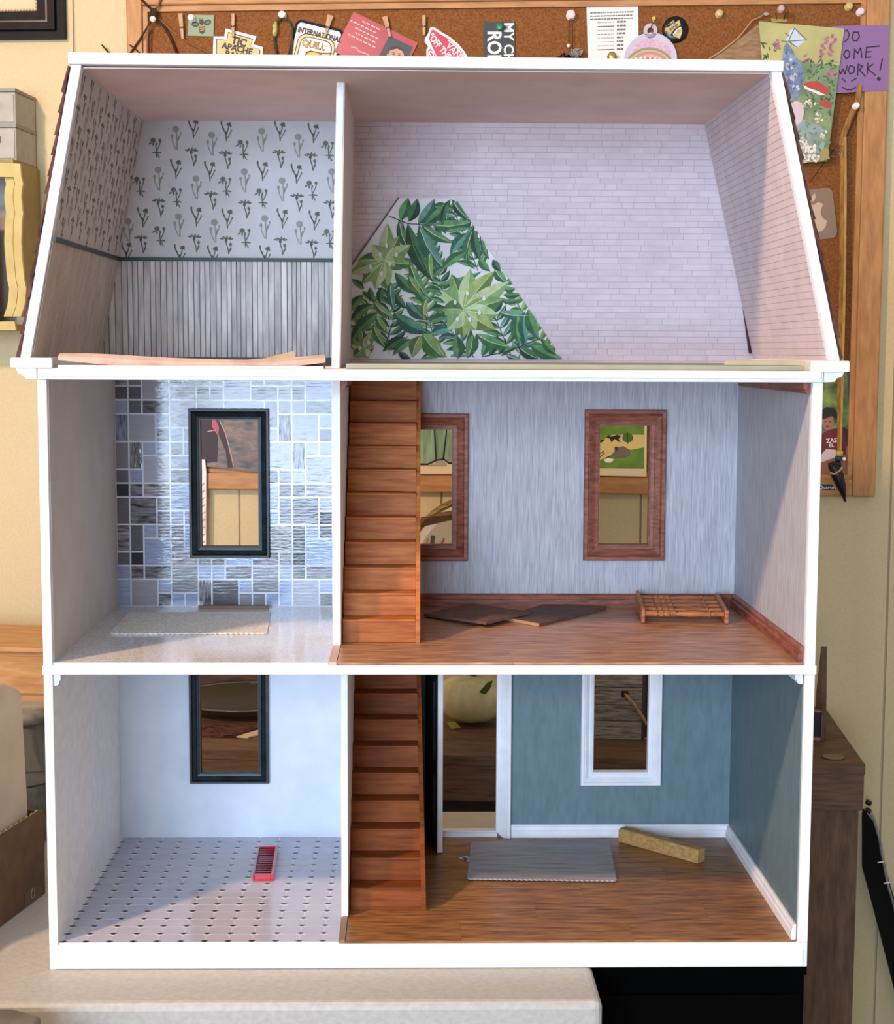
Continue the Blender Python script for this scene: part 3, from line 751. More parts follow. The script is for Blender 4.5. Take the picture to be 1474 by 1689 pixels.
for a in [(360, 205, 400, 92, 62), (405, 215, 450, 96, 56), (455, 228, 540, 98, 58), (495, 228, 625, 100, 52), (530, 232, 738, 215, 60), (640, 95, 735, 205, 42), (620, 100, 590, 240, 30),
          (355, 205, 412, 372, 52), (400, 225, 525, 520, 74), (460, 232, 590, 458, 78), (475, 232, 642, 325, 46), (755, 250, 598, 270, 30), (725, 275, 633, 392, 50), (755, 255, 720, 437, 52),
          (760, 258, 792, 420, 46), (800, 310, 838, 415, 26), (785, 415, 842, 480, 40), (715, 378, 590, 470, 48), (590, 462, 518, 525, 36), (550, 560, 785, 488, 42), (330, 490, 452, 602, 54), (410, 430, 512, 622, 50),
          (430, 560, 512, 652, 40), (165, 580, 95, 528, 30), (160, 612, 90, 700, 46), (210, 660, 96, 748, 50), (240, 705, 95, 862, 62), (390, 650, 502, 742, 56), (330, 715, 505, 812, 74), (330, 600, 392, 682, 40),
          (262, 568, 252, 655, 38), (195, 570, 222, 652, 34), (310, 540, 330, 692, 44), (580, 590, 498, 580, 34), (600, 655, 518, 628, 26), (605, 682, 520, 690, 34), (612, 725, 513, 760, 44), (642, 790, 524, 820, 54),
          (385, 840, 272, 912, 46), (422, 850, 325, 932, 44), (350, 920, 412, 952, 34), (605, 925, 478, 955, 44), (915, 610, 1008, 606, 34), (900, 642, 1012, 636, 30), (890, 702, 1062, 718, 46), (992, 720, 1000, 862, 62),
          (1032, 700, 1040, 872, 52), (1050, 690, 1106, 842, 62), (920, 580, 978, 578, 34), (940, 560, 960, 510, 34), (800, 942, 832, 828, 42), (838, 942, 882, 828, 36), (892, 932, 925, 848, 30), (722, 952, 748, 828, 52), (672, 956, 660, 832, 62),
          (905, 940, 985, 890, 26), (1000, 890, 1102, 952, 52), (1060, 880, 1236, 957, 60), (1122, 845, 1202, 932, 40), (770, 822, 945, 888, 60), (930, 932, 1005, 955, 30), (560, 880, 610, 945, 26), (870, 470, 930, 540, 50), (860, 420, 900, 480, 36)]:
    leaf(*a, c=0, rib=rnd.random() < .3)
for a in [(520, 380, 532, 522, 42), (480, 818, 592, 942, 92), (470, 830, 428, 942, 66), (215, 650, 322, 730, 46), (230, 720, 292, 812, 42), (215, 770, 272, 882, 46), (500, 630, 490, 742, 36), (405, 505, 470, 600, 50)]:
    leaf(*a, c=1, rib=True)
def monstera(cx, cy, tips, w):
    for k, (a, b) in enumerate(tips): leaf(cx, cy, a, b, w, 1 if k % 2 else 2, True, .05)
    for k, (a, b) in enumerate(tips):
        h0_ = (cx + (a - cx) * .45 + 6, cy + (b - cy) * .45 + 5); pl = [zp(h0_[0] + 9 * math.cos(t) * (.6 if k % 2 else 1), h0_[1] + 14 * math.sin(t)) for t in (0, 1, 2.1, 3.1, 4.2, 5.2)]
        if all(inside(p, CL) for p in pl) and k % 2 == 0: build('leaf_hole', MB().prism(pl, YP - .0030, YP), LEAFBG, lfp)
monstera(272, 425, [(290, 235), (350, 300), (408, 345), (405, 445), (330, 455), (290, 560), (228, 572), (160, 545), (98, 492), (140, 425), (215, 345)], 74)
monstera(700, 692, [(588, 590), (640, 510), (735, 482), (862, 492), (935, 545), (915, 635), (880, 715), (865, 795), (765, 795), (702, 835), (618, 792), (590, 690)], 92)
monstera(165, 905, [(100, 880), (150, 800), (205, 815), (215, 900), (190, 950), (110, 945)], 52)
stem((300, 185), (355, 207), (400, 225), (530, 236)); stem((755, 250), (720, 380), (725, 445), (760, 470)); stem((500, 810), (505, 740), (420, 650)); stem((270, 915), (320, 760), (330, 690)); stem((160, 600), (215, 650), (260, 720)); stem((800, 945), (940, 915), (1110, 848)); stem((370, 200), (380, 260)); stem((545, 555), (500, 480), (430, 330))
build('panel_edge', MB().prism([LP[3], LP[4], (LP[4][0] - .0014, LP[4][1] + .0006), (LP[3][0] - .0008, LP[3][1] + .0012)], YP - .0004, YB - .0001), flat('panel_edge_brown', '#6b5c3e', .7), HX)

# ================================================================== loose things inside the house
def at2(x, y, z): p = atz(x, y, z); return (p.x, p.y)
def scallop(poly, amp, step, sides):
    """zigzag the listed sides of a quad"""
    out = []
    for i in range(4):
        a, b = Vector(poly[i]), Vector(poly[(i + 1) % 4]); out.append(tuple(a))
        if i in sides:
            d = b - a; n = max(4, int(d.length / step)); q = Vector((d.y, -d.x)).normalized()
            for k in range(1, 2 * n):
                out.append(tuple(a + d * (k / (2 * n)) + (q * amp if k % 2 else Vector((0, 0)))))
    return out
RUGW = mat('cream_woven_vinyl', '#cdc8c0', '#efebe5', rough=.5, scale=600, stretch=(1, .6, 1), bump=.6, detail=1)
q = [at2(184, 1047, ZF2), at2(440, 1046, ZF2), at2(447, 1011, ZF2), at2(216, 1012, ZF2)]
build('vinyl_sample', MB().prism(scallop(q, .0020, .0046, (0, 3)), ZF2 + .0002, ZF2 + .0014, 'xy'), RUGW, label='cream woven vinyl sample with scalloped edge on bathroom floor', cat='floor sample')
q = [at2(322, 1012, ZF2), at2(437, 1013, ZF2), at2(436, 1007, ZF2), at2(322, 1007, ZF2)]
build('wood_strip', MB().prism(q, ZF2 + .0014, ZF2 + .0036, 'xy'), flat('brown_strip_wood', '#7b5e47', .6), label='thin brown wood strip behind the cream vinyl sample', cat='wood strip') if False else None
q = [at2(320, 1013, ZF2), at2(438, 1014, ZF2), at2(436, 1007, ZF2), at2(322, 1007, ZF2)]
ws_y = q[2][1] + .012
build('wood_strip', MB().box(q[0][0], q[1][0], ws_y - .004, ws_y, ZF2 + .0001, ZF2 + .0030), flat('brown_strip_wood', '#7b5e47', .6), label='thin brown wood strip at foot of the mosaic wall', cat='wood strip')
# two brown boards
CARD = mat('brown_hardboard', '#674f43', '#785e50', rough=.9, scale=120, bump=.1, spec=.15)
CARD2 = mat('plum_brown_hardboard', '#64504d', '#725d59', rough=.85, scale=120, bump=.1, spec=.15)
def slab(name, pts, z0s, th, mt, edge_mt, label, cat):
    m = MB(); n = len(pts)
    m.v = [(p[0], p[1], z) for p, z in zip(pts, z0s)] + [(p[0], p[1], z + th) for p, z in zip(pts, z0s)]
    m.f = [tuple(range(n - 1, -1, -1)), tuple(range(n, 2 * n))] + [(i, (i + 1) % n, (i + 1) % n + n, i + n) for i in range(n)]
    o = build(name, m, mt, label=label, cat=cat)
    if edge_mt:
        o.data.materials.append(edge_mt); o.data.polygons[2].material_index = 1
    return o
B = [at2(830, 1023, ZF2), at2(889, 1034, ZF2), at2(1000, 1006, ZF2), at2(905, 998, ZF2)]
slab('hardboard_piece', B, [ZF2 + .0002] * 4, .0028, CARD2, flat('pale_cut_edge', '#b08a63', .7), 'plum brown hardboard piece with pale cut end, near the wooden railing', 'board')
A = [at2(694, 1011, ZF2), at2(798, 1031, ZF2), at2(868, 1014, ZF2), at2(770, 992, ZF2)]
A = [(.3005, .2180), (.3555, .1590), (.3985, .2110), (.345, .270)]
slab('hardboard_piece', A, [ZF2 + .0008, ZF2 + .0032, ZF2 + .0042, ZF2 + .0018], .0026, CARD, None, 'grey brown hardboard piece resting against the upper stairs', 'board')
# turned railing lying on its side
RAIL = mat('orange_turned_wood', '#8e4f2d', '#c07a48', rough=.45, scale=80, stretch=(1, 5, 5), detail=5)
ra, rb_ = Vector((.4995, .1850, ZF2)), Vector((.5745, .1800, ZF2))
rl = thing('stair_railing', 'small turned wood railing lying flat by the right baseboard', 'railing', (.542, .225, ZF2))
back = Vector((.006, .082, .004)); ax = (rb_ - ra).normalized()
def bar(p, q, w, h, name):
    d = (q - p).normalized(); s = Vector((d.y, -d.x, 0)).normalized() * w; up = Vector((0, 0, 1)) * h
    m = MB(); m.v = [p - s, p + s, p + s + up, p - s + up, q - s, q + s, q + s + up, q - s + up]
    m.f = [(0, 1, 2, 3), (7, 6, 5, 4), (0, 4, 5, 1), (1, 5, 6, 2), (2, 6, 7, 3), (3, 7, 4, 0)]
    build(name, m, RAIL, rl, bevel=.0006)
up = Vector((0, 0, .0004))
bar(ra + up, ra + back + up, .0016, .0135, 'base_rail')
bar(rb_ + up, rb_ + back + up, .0019, .0120, 'hand_rail')
for k in range(5):
    o0 = ra + back * (.05 + .215 * k) + Vector((.0018, 0, .0082)); L_ = (rb_ - ra).length - .004
    prof = [(.0026, 0), (.0026, .011), (.0017, .0115), (.0017, .0125), (.0029, .013), (.0029, .0165), (.0020, .017), (.0030, .019), (.0030, .022), (.0019, .0225), (.0028, .024), (.0028, .0275), (.0017, .028), (.0022, .031), (.0029, .040), (.0026, .050), (.0021, .0565), (.0027, .057), (.0027, .059), (.0018, .0595), (.0023, .062), (.0023, L_)]
    m = MB().lathe([(r * .95, h) for r, h in prof], (0, 0, 0), 'x', 10)
    ang = math.atan2(ax.y, ax.x); m.xf(Matrix.Translation(o0) @ Matrix.Rotation(ang, 4, 'Z'))
    build('spindle', m, RAIL, rl)
# red plastic clip on the kitchen floor
RED = mat('red_plastic', '#a80f22', '#c81a30', rough=.2, coat=.4)
rp0 = Vector((.1555, .1500, Z0)); rp1 = Vector((.1555, .2370, Z0))
rd = thing('red_plastic_piece', 'small glossy red ribbed plastic piece on the octagon tile floor', 'plastic part', (.156, .194, Z0))
RM = Matrix.Translation((.157, .150, Z0 + .0001)) @ Matrix.Rotation(.035, 4, 'Z')
build('tray', MB().box(-.0095, .0095, 0, .087, 0, .0012), RED, rd, frame=RM, bevel=.0003)
build('side_rim', MB().box(-.0095, -.0080, 0, .087, .0012, .0050), RED, rd, frame=RM, bevel=.0003)
build('side_rim', MB().box(.0068, .0095, 0, .087, .0012, .0058), RED, rd, frame=RM, bevel=.0003)
build('end_rim', MB().box(-.0079, .0067, 0, .005, .0012, .0052), RED, rd, frame=RM, bevel=.0003)
build('end_rim', MB().box(-.0079, .0067, .084, .087, .0012, .0050), RED, rd, frame=RM, bevel=.0003)
DRED = flat('deep_red_plastic', '#7c0a18', .25)
for k in range(12):
    build('rib', MB().prism([(-.0075, .0075 + k * .0063), (.0062, .0088 + k * .0063), (.0062, .0104 + k * .0063), (-.0075, .0118 + k * .0063)], .0012, .0036, 'xy'), DRED, rd, frame=RM)
# grey fabric samples on the living room floor
GREYF = mat('grey_ribbed_fabric', '#8e8c90', '#aaa8ac', rough=.8, scale=45, stretch=(.6, 9, 1), bump=.5, detail=5)
PATF = mat('grey_flecked_fabric', '#3c4646', '#c4c7c4', rough=.8, scale=260, lo=.45, hi=.55)
q = [(.334, .213), (.352, .190), (.43, .255), (.408, .268)]
build('fabric_sample', MB().prism(q, Z0 + .0002, Z0 + .0009, 'xy'), PATF, label='grey flecked fabric scrap peeking from under the ribbed sample', cat='fabric')
q = [at2(773, 1451, Z0 + .001), at2(1015, 1454, Z0 + .001), at2(1003, 1386, Z0 + .001), at2(779, 1391, Z0 + .001)]
build('fabric_sample', MB().prism(scallop(q, .0014, .0045, (0, 1, 3)), Z0 + .0011, Z0 + .0024, 'xy'), GREYF, label='grey ribbed fabric sample with pinked edges on the oak floor', cat='fabric')
# pine block
BLK = mat('pine_block', '#9a7443', '#bb935a', rough=.6, scale=50, stretch=(1, 6, 6), detail=5)
bk = atz(1158, 1424, Z0); bang = math.atan2(.067, -.074)
BM = Matrix.Translation((.5595, .1985, Z0 + .0002)) @ Matrix.Rotation(math.radians(134), 4, 'Z')
build('wood_block', MB().prism([(-.0058, 0), (.0058, 0), (.0058, .0120), (.0044, .0132), (-.0058, .0132)], 0, .094, 'yz'), BLK, frame=BM, bevel=.0005, label='pale pine wood block lying askew below the white window', cat='wood block')
# attic floor: sage board, tan board, paper sheets
SAGE = mat('sage_board', '#8f8f78', '#9a9a84', rough=.7, scale=40)
TANB = mat('tan_board', '#a8987c', '#b5a68b', rough=.7, scale=40)
build('sage_board', MB().box(.2375, .598, .012, .245, ZA + .0002, ZA + .0042), SAGE, bevel=.0004, label='long sage green board lying across the right attic floor', cat='board')
build('tan_board', MB().prism([(.535, .014), (.5985, .0125), (.5985, .060), (.548, .062)], ZA + .0044, ZA + .0078, 'xy'), TANB, label='short tan board at the right end of the attic floor', cat='board')
def sheet(name, pts, th, mt, label, cat, bumps, drops):
    """sheet with wavy front edge: pts front-left, front-right, back-right, back-left"""
    n = len(bumps) - 1; m = MB(); fl_, fr_, br_, bl_ = [Vector(p) for p in pts]
    lift = [.0, .0008, .0012, .0006, .0, -.0002]
    for k in range(n + 1):
        t = k / n; a = fl_.lerp(fr_, t); b = bl_.lerp(br_, t); h = bumps[k]; low = drops[k]
        sec = [(a.x, a.y, a.z + low), (a.x, a.y + .0015, a.z + low + (h - low) * .75), (a.x, a.y + .006, a.z + h), (a.x, a.y + .014, a.z + h * .8), (a.x * .5 + b.x * .5, a.y * .5 + b.y * .5, a.z + h * .25), (b.x, b.y, b.z)]
        m.v += sec + [(q_[0], q_[1] + (.0004 if i_ < 2 else 0), q_[2] + (th if i_ > 1 else 0) + .0001) for i_, q_ in enumerate(sec)]
    S_ = 12
    for k in range(n):
        for i in range(5):
            A0, B0 = S_ * k + i, S_ * (k + 1) + i
            m.f += [(A0, B0, B0 + 1, A0 + 1), (A0 + 6, A0 + 7, B0 + 7, B0 + 6)]
        m.f += [(S_ * k, S_ * k + 6, S_ * (k + 1) + 6, S_ * (k + 1)), (S_ * k + 5, S_ * (k + 1) + 5, S_ * (k + 1) + 11, S_ * k + 11)]
    return build(name, m, mt, label=label, cat=cat, smooth=False)
KR = mat('pinkish_kraft_paper', '#a78b7c', '#bfa595', rough=.8, scale=50)
KR2 = mat('tan_kraft_paper', '#a99674', '#b8a685', rough=.8, scale=50)
sheet('paper_sheet', [(.0135, .012, ZA + .0004), (.2215, .012, ZA + .0004), (.2190, .058, ZA + .0004), (.03, .20, ZA + .0004)], .0010, KR, 'curled pinkish kraft paper sheet along the left attic floor edge', 'paper', [.0098, .0100, .0092, .0080, .0070, .0062, .0058, .0056, .0060, .0080, .0098], [.0056, .0038, .0018, .0006, .0002, .0002, .0002, .0002, .0004, .0020, .0046])
build('paper_scrap', MB().prism([(.110, .4835), (.1935, .4845), (.1925, .4945), (.168, .4885)], .080, .0812), KR2, label='torn tan paper scrap standing at the left attic wall', cat='paper')
build('white_strip', MB().box(.016, .2205, .0005, .0095, ZA + .0002, ZA + .0022), WHITE, label='thin white strip along the left attic floor front', cat='strip')

# ================================================================== cork board and what hangs on it
def wpoly(name, pts, off, th, mt, parent=None, **k):
    """flat piece on the wall: outline in photo pixels, front face `off` metres out from the wall, `th` thick"""
    uv = [wuv(x, y, off) for x, y in pts]
    return build(name, MB().prism(uv, -off, -off + th), mt, parent, frame=WALL, **k)
def wdisc(name, cx, cy, rx, ry, off, th, mt, parent=None, rot=0, n=16, **k):
    pts = []
    for i in range(n):
        a = 2 * math.pi * i / n; x, y = rx * math.cos(a), ry * math.sin(a)
        pts.append((cx + x * math.cos(rot) - y * math.sin(rot), cy + x * math.sin(rot) + y * math.cos(rot)))
    return wpoly(name, pts, off, th, mt, parent, **k)
def wline(name, pts, wpx, off, th, mt, parent=None, **k):
    uv = [wuv(x, y, off) for x, y in pts]
    ww = [.5 * w * .00083 for w in wpx] if isinstance(wpx, (list, tuple)) else .5 * wpx * .00083
    return build(name, MB().strip(uv, ww, -off, -off + th), mt, parent, frame=WALL, **k)
def wtube(name, pts, rpx, off, mt, parent=None, n=7, **k):
    P = [(*wuv(p[0], p[1], off if len(p) < 3 else p[2]), off if len(p) < 3 else p[2]) for p in pts]
    return build(name, MB().tube([(u, -o, v) for u, v, o in P], [r * .00083 for r in rpx] if isinstance(rpx, (list, tuple)) else rpx * .00083, n), mt, parent, frame=WALL, smooth=True, **k)
def wtext(s, cx, cy, hpx, ang, off, mt, parent, bold=.0, name='lettering', sx=1, shear=0):
    m = text_mb(s, 1.0, bold, shear=shear); k = hpx * .00083 / .70
    u, v = wuv(cx, cy, off); a = -ang
    m.v = [(u + k * sx * x * math.cos(a) - k * z * math.sin(a), -off, v + k * sx * x * math.sin(a) + k * z * math.cos(a)) for x, y, z in m.v]
    return build(name, m, mt, parent, frame=WALL)
def wroot(name, label, cat, px, py, off, group=None):
    u, v = wuv(px, py, off)
    return thing(name, label, cat, tuple(WALL @ Vector((u, -off, v))), -WALL_A, group)

OAK = mat('honey_oak_frame', '#a5723f', '#c08a52', rough=.5, scale=30, stretch=(1, 6, 6), detail=6)
OAKV = mat('honey_oak_frame_upright', '#a5723f', '#c08a52', rough=.5, scale=30, stretch=(6, 6, 1), detail=6)
CORKM = mat('cork', '#6d3c17', '#96602f', rough=.9, scale=420, detail=3, bump=.4, lo=.3, hi=.7)
bo = .016; co = .006
bl = wuv(208, 40, bo)[0]; br = wuv(1443, 820, bo)[0]; bz0 = wuv(1443, 820, bo)[1]; bz1 = bz0 + .92
bd = thing('cork_board', 'large oak framed cork board hanging behind the dollhouse', 'cork board', tuple(WALL @ Vector(((bl + br) / 2, -.01, bz0))), -WALL_A)
fw = .031
ztop_in = wuv(900, 10, bo)[1]
build('cork_sheet', MB().box(bl + .01, br - .01, -co, -.0005, bz0 + .01, ztop_in + .03), CORKM, bd, frame=WALL)
def frail(x0, x1, z0, z1, horiz, mt):
    build('frame_rail', MB().box(x0, x1, -bo, -.0004, z0, z1), mt, bd, frame=WALL, bevel=.002)
frail(bl, bl + .022, bz0, ztop_in + .06, 0, OAKV)
frail(br - fw, br, bz0, ztop_in + .06, 0, OAKV)
frail(bl + .022, br - fw, bz0, bz0 + .024, 1, OAK)
frail(bl + .022, br - fw, ztop_in + .008, ztop_in + .06, 1, OAK)
for (x0, x1, z0, z1, mt) in ((bl + .0221, bl + .029, bz0 + .03, ztop_in, OAKV), (br - fw - .007, br - fw - .0001, bz0 + .03, ztop_in, OAKV), (bl + .0221, br - fw - .0001, bz0 + .0241, bz0 + .030, OAK), (bl + .0221, br - fw - .0001, ztop_in, ztop_in + .0079, OAK)):
    build('frame_lip', MB().box(x0, x1, -.011, -co, z0, z1), mt, bd, frame=WALL)
CO = co + .0002

PINW = flat('pin_white', '#efe9df', .25); PING = flat('pin_gold', '#d8bd7a', .25, metal=.3); PINGR = flat('pin_green', '#2f7b50', .2)
def pushpin(px, py, mt, label, size=1.0, double=True, base=CO, dx=2, dy=8, parent=None, name='push_pin'):
    u, v = wuv(px, py, base + .008); s = size * .001
    m = MB().lathe([(5.2 * s, 0), (5.2 * s, -.0012), (2.6 * s, -.0028), (2.4 * s, -.0075), (4.6 * s, -.0090), (4.8 * s, -.0102), (3.4 * s, -.0112), (0, -.0114)], (u, -base, v), 'y', 14)
    return build(name, m, mt, parent, frame=WALL, smooth=False, label=label, cat='push pin' if parent is None else None)
PEG = mat('clothespin_wood', '#b08a63', '#c9a57e', rough=.6, scale=80, stretch=(5, 5, 1))
def clothespin(x0, y0, x1, y1, wpx, label, off=.014, spread=0):
    r = wroot('clothespin', label, 'clothespin', (x0 + x1) / 2, max(y0, y1), off, 'mini clothespins on the cork board')
    d = Vector((x1 - x0, y1 - y0)).normalized(); q = Vector((-d.y, d.x))
    for k, s in ((0, -1), (1, 1)):
        o = off - .0055 * k; a = Vector((x0, y0)) + q * (s * spread); b = Vector((x1, y1))
        wline('peg_half', [tuple(a), tuple((a + b) / 2), tuple(b)], [wpx, wpx, wpx * .8], o, .0025, PEG, r)
    c = Vector((x0, y0)) * .45 + Vector((x1, y1)) * .55
    wtube('spring', [tuple(c - q * wpx * .6), tuple(c + q * wpx * .6)], 1.4, off + .0006, flat('spring_steel', '#8f8a80', .35, metal=1), r)
    return r
INK = flat('black_ink', '#17161a', .5); PAPERW = flat('white_paper', '#ece8e2', .7)
# twine bundle
TW = mat('dark_twine', '#2b1c14', '#4a3222', rough=.9, scale=200); TW2 = mat('brown_twine', '#7a5230', '#94683e', rough=.9, scale=200)
t = wroot('twine_tassel', 'dark twine knot with loose strands at the board corner', 'twine', 253, 60, .018)
wtube('strand', [(231, -3), (240, 6), (252, 18)], 2.0, .019, TW, t); wtube('strand', [(266, -3), (262, 6), (255, 18)], 2.2, .019, TW2, t)
wtube('strand', [(250, 33), (243, 45), (230, 66), (212, 92)], 1.8, .019, TW, t); wtube('strand', [(262, 34), (272, 46), (282, 64), (294, 94)], 2.4, .012, TW, t)
wtube('strand', [(262, 30), (284, 52), (310, 70), (358, 95)], 1.5, .012, TW2, t); wtube('strand', [(247, 35), (243, 60), (243, 95)], 1.6, .0185, TW2, t); wtube('strand', [(168, 74), (173, 80), (180, 88)], 1.5, .012, TW, t)
wtube('strand', [(214, 74), (222, 80), (233, 90)], 1.3, .0195, TW, t)
u, v = wuv(253, 25, .02); build('knot', MB().lathe([(0, -.010), (.0035, -.008), (.0052, -.002), (.0056, .003), (.0035, .009), (0, .010)], (u, -.0205, v), 'z', 12), TW, t, frame=WALL, smooth=True)
u, v = wuv(253, 32, .02); build('bead', MB().lathe([(0, -.0045), (.0034, -.003), (.0045, 0), (.0034, .003), (0, .0045)], (u, -.0225, v), 'z', 12), PINW, t, frame=WALL, smooth=True)
clothespin(297, 22, 301, 64, 4.5, 'empty mini clothespin left of the bee card', spread=1.5)
# bee card
t = wroot('bee_card', 'small sage green card with a printed bee', 'card', 331, 60, .009)
wpoly('card', [(311, 24), (353, 25), (352, 60), (309, 59)], .0086, .001, flat('sage_card', '#93a183', .7), t)
def bd_(name, *a, **k): return wdisc(name, *a, parent=t, **k)
bd_('bee_wing', 322, 40, 6, 4.5, .0089, .0002, INK, rot=.1); bd_('bee_wing', 342, 37, 6.5, 4.5, .0089, .0002, INK, rot=-.4)
bd_('bee_wing_pane', 322.5, 40, 3.4, 2.3, .00905, .0001, flat('bee_wing_grey', '#6d7a63', .7), rot=.1); bd_('bee_wing_pane', 342.5, 37, 3.8, 2.2, .00905, .0001, _M['bee_wing_grey'], rot=-.4)
bd_('bee_head', 332, 36, 4, 4.5, .0090, .0003, INK); bd_('bee_body', 333, 48, 5.2, 8, .0090, .0003, INK)
for yy, w in ((43, 4), (46.5, 4.2), (50, 3.6)): wline('bee_stripe', [(333 - w, yy + .4), (333 + w, yy - .6)], 1.3, .0092, .0001, flat('bee_gold', '#c09a4c', .6), t)
wline('bee_antenna', [(330, 33), (328, 29)], .9, .0090, .0002, INK, t); wline('bee_antenna', [(334, 33), (334, 29)], .9, .0090, .0002, INK, t)
pushpin(315, 29, PINW, None, .9, base=.0087, parent=t, name='pin')
# band sticker
t = wroot('band_sticker', 'yellow arrowhead band sticker with white border', 'sticker', 393, 100, .009)
ol = [(352, 60), (370, 60), (372, 47), (423, 60), (418, 73), (434, 78), (431, 110), (360, 110), (351, 90)]
wpoly('white_border', ol, .0080, .001, PAPERW, t)
inn = [(356.5, 64), (374, 66), (376, 52.5), (417.5, 64), (413, 76), (429.5, 82), (427, 108), (363, 108), (356, 88)]
wpoly('black_outline', inn, .0082, .0003, INK, t)
cx, cy = 392, 82
wpoly('yellow_field', [(cx + (x - cx) * .955, cy + (y - cy) * .935) for x, y in inn], .0084, .0003, mat('sticker_yellow', '#d9a94e', '#e4c184', scale=12, rough=.5), t)
wtext('TJC', 394, 69, 11.5, .26, .0087, INK, t, .05); wtext('APACHE', 391, 80.5, 9.5, .22, .0087, INK, t, .045, sx=1.02); wtext('BAND', 390, 92, 9.5, .2, .0087, INK, t, .045, sx=1.05)
clothespin(384, 22, 384, 60, 5, 'mini clothespin holding the yellow band sticker')
# olive cord with bead
OLC = flat('olive_cord', '#4a4426', .9)
t = wroot('cord_loop', 'olive cord loop with a yellow green bead on a white pin', 'cord', 465, 95, .012)
wtube('cord', [(464, 30), (457, 36), (453, 50), (452, 66), (457, 95)], 2.2, .012, OLC, t); wtube('cord', [(466, 30), (476, 34), (482, 46), (482, 70), (479, 98)], 1.8, .012, OLC, t)
wtube('bead', [(454.5, 36), (453.5, 42), (453, 54), (452.5, 60)], [3, 4.6, 4.6, 3], .013, mat('bead_yellow_green', '#8a8a35', '#c6c47a', scale=300, rough=.3), t)
pushpin(465, 24, PINW, None, 1.0, parent=t, name='pin')
# quill patch
NV = flat('navy_thread', '#17122a', .8); GOLD = flat('gold_print', '#e3b23a', .5); GOLDP = flat('pale_gold_print', '#e6cf9c', .6); OLV = flat('olive_line', '#4d3f1f', .6)
t = wroot('quill_patch', 'white patch with navy border and a gold quill', 'patch', 525, 110, .01)
def rot_rect(cx, cy, w, h, a, r, n=4):
    pts = []
    for sx, sy, a0 in ((1, -1, -90), (1, 1, 0), (-1, 1, 90), (-1, -1, 180)):
        for k in range(n + 1):
            b = math.radians(a0 + 90 * k / n); x = sx * (w / 2 - r) + r * math.cos(b); y = sy * (h / 2 - r) + r * math.sin(b)
            pts.append((cx + x * math.cos(a) - y * math.sin(a), cy + x * math.sin(a) + y * math.cos(a)))
    return pts
pa = .24
wpoly('navy_border', rot_rect(519, 81, 82, 84, pa, 10), .0085, .0012, NV, t)
wpoly('white_field', rot_rect(519, 81, 73, 75, pa, 6), .0088, .0004, PAPERW, t)
wpoly('olive_ring', rot_rect(517, 92, 64, 68, pa, 16), .0090, .0003, OLV, t); wpoly('gold_ring', rot_rect(517, 92, 61, 65, pa, 15), .0092, .0003, GOLDP, t)
wpoly('olive_ring', rot_rect(517, 92, 54, 58, pa, 13), .0094, .0003, OLV, t); wpoly('white_field', rot_rect(517, 92, 51, 55, pa, 12), .0096, .0003, PAPERW, t)
wtext('INTERNATIONAL', 527, 57.5, 8.6, .25, .0092, INK, t, .045, sx=.78)
wtext('QUILL', 517, 74.5, 10, .24, .0098, OLV, t, .055, sx=.98); wtext('QUILL', 517, 74.5, 9.6, .24, .00995, GOLD, t, .0, sx=1.0)
wpoly('gold_feather', [(502, 96), (504, 86), (512, 83), (530, 87), (548, 87), (540, 97), (530, 108), (505, 108)], .00985, .0003, OLV, t)
wpoly('gold_feather', [(504, 96), (506, 88), (513, 85), (529, 88.5), (545, 88.5), (538, 96), (528, 106), (507, 106)], .0101, .0003, GOLD, t)
wline('quill_shaft', [(517, 98), (526, 91), (534, 87)], 1.3, .0103, .0002, OLV, t)
clothespin(545, 25, 535, 60, 4.5, 'crossed mini clothespin on the quill patch', spread=2.5)
# red flyer
REDP = mat('glossy_red_flyer', '#a8333a', '#b9474a', rough=.25, scale=18)
t = wroot('red_flyer', 'glossy red flyer with a small portrait photo', 'flyer', 627, 110, .01)
fa = math.radians(26)
def fpt(x, y): return (583 + x * math.cos(fa) - y * math.sin(fa), 19 + x * math.sin(fa) + y * math.cos(fa))
wpoly('flyer', [fpt(0, 0), fpt(118, 0), fpt(118, 74), fpt(0, 74)], .0088, .0008, REDP, t)
PK = flat('pale_pink_ink', '#e9b9b4', .6)
for row, (x0, x1) in enumerate([(20, 52), (2, 48), (14, 56), (18, 56), (8, 58)]):
    k = x0; yy = 8 + row * 7.4
    while k < x1:
        w = rnd.uniform(3, 8); wline('printed_line', [fpt(k, yy), fpt(min(k + w, x1), yy)], 2.2, .0090, .0001, PK, t); k += w + 2
wline('printed_line', [fpt(22, 54), fpt(30, 52), fpt(36, 55), fpt(54, 53)], 2.2, .0090, .0001, flat('silver_pink_ink', '#c99a98', .5), t)
wpoly('portrait_photo', [fpt(70, 10), fpt(114, 10), fpt(114, 72), fpt(70, 72)], .0091, .0002, flat('portrait_dark', '#23272b', .4), t)
SKIN = flat('print_skin', '#c99c86', .6)
wdisc('printed_head', 653, 93, 13, 17, .0094, .0002, SKIN, t, rot=.15); wpoly('printed_hair', [(641, 84), (645, 77), (655, 75), (664, 80), (667, 90), (663, 84), (655, 80), (646, 82)], .0096, .0001, flat('print_hair_grey', '#4d4440', .7), t)
wdisc('printed_ear', 639.5, 92, 2, 4, .00955, .0001, SKIN, t); wdisc('printed_eye', 649, 89.5, 1.8, .9, .0097, .0001, INK, t); wdisc('printed_eye', 658, 91, 1.8, .9, .0097, .0001, INK, t); wline('printed_brow', [(646, 87), (651, 87)], .8, .0097, .0001, INK, t); wline('printed_brow', [(656, 88), (661, 89)], .8, .0097, .0001, INK, t)
clothespin(634, 27, 643, 60, 4.5, 'mini clothespin holding the red flyer', spread=2)
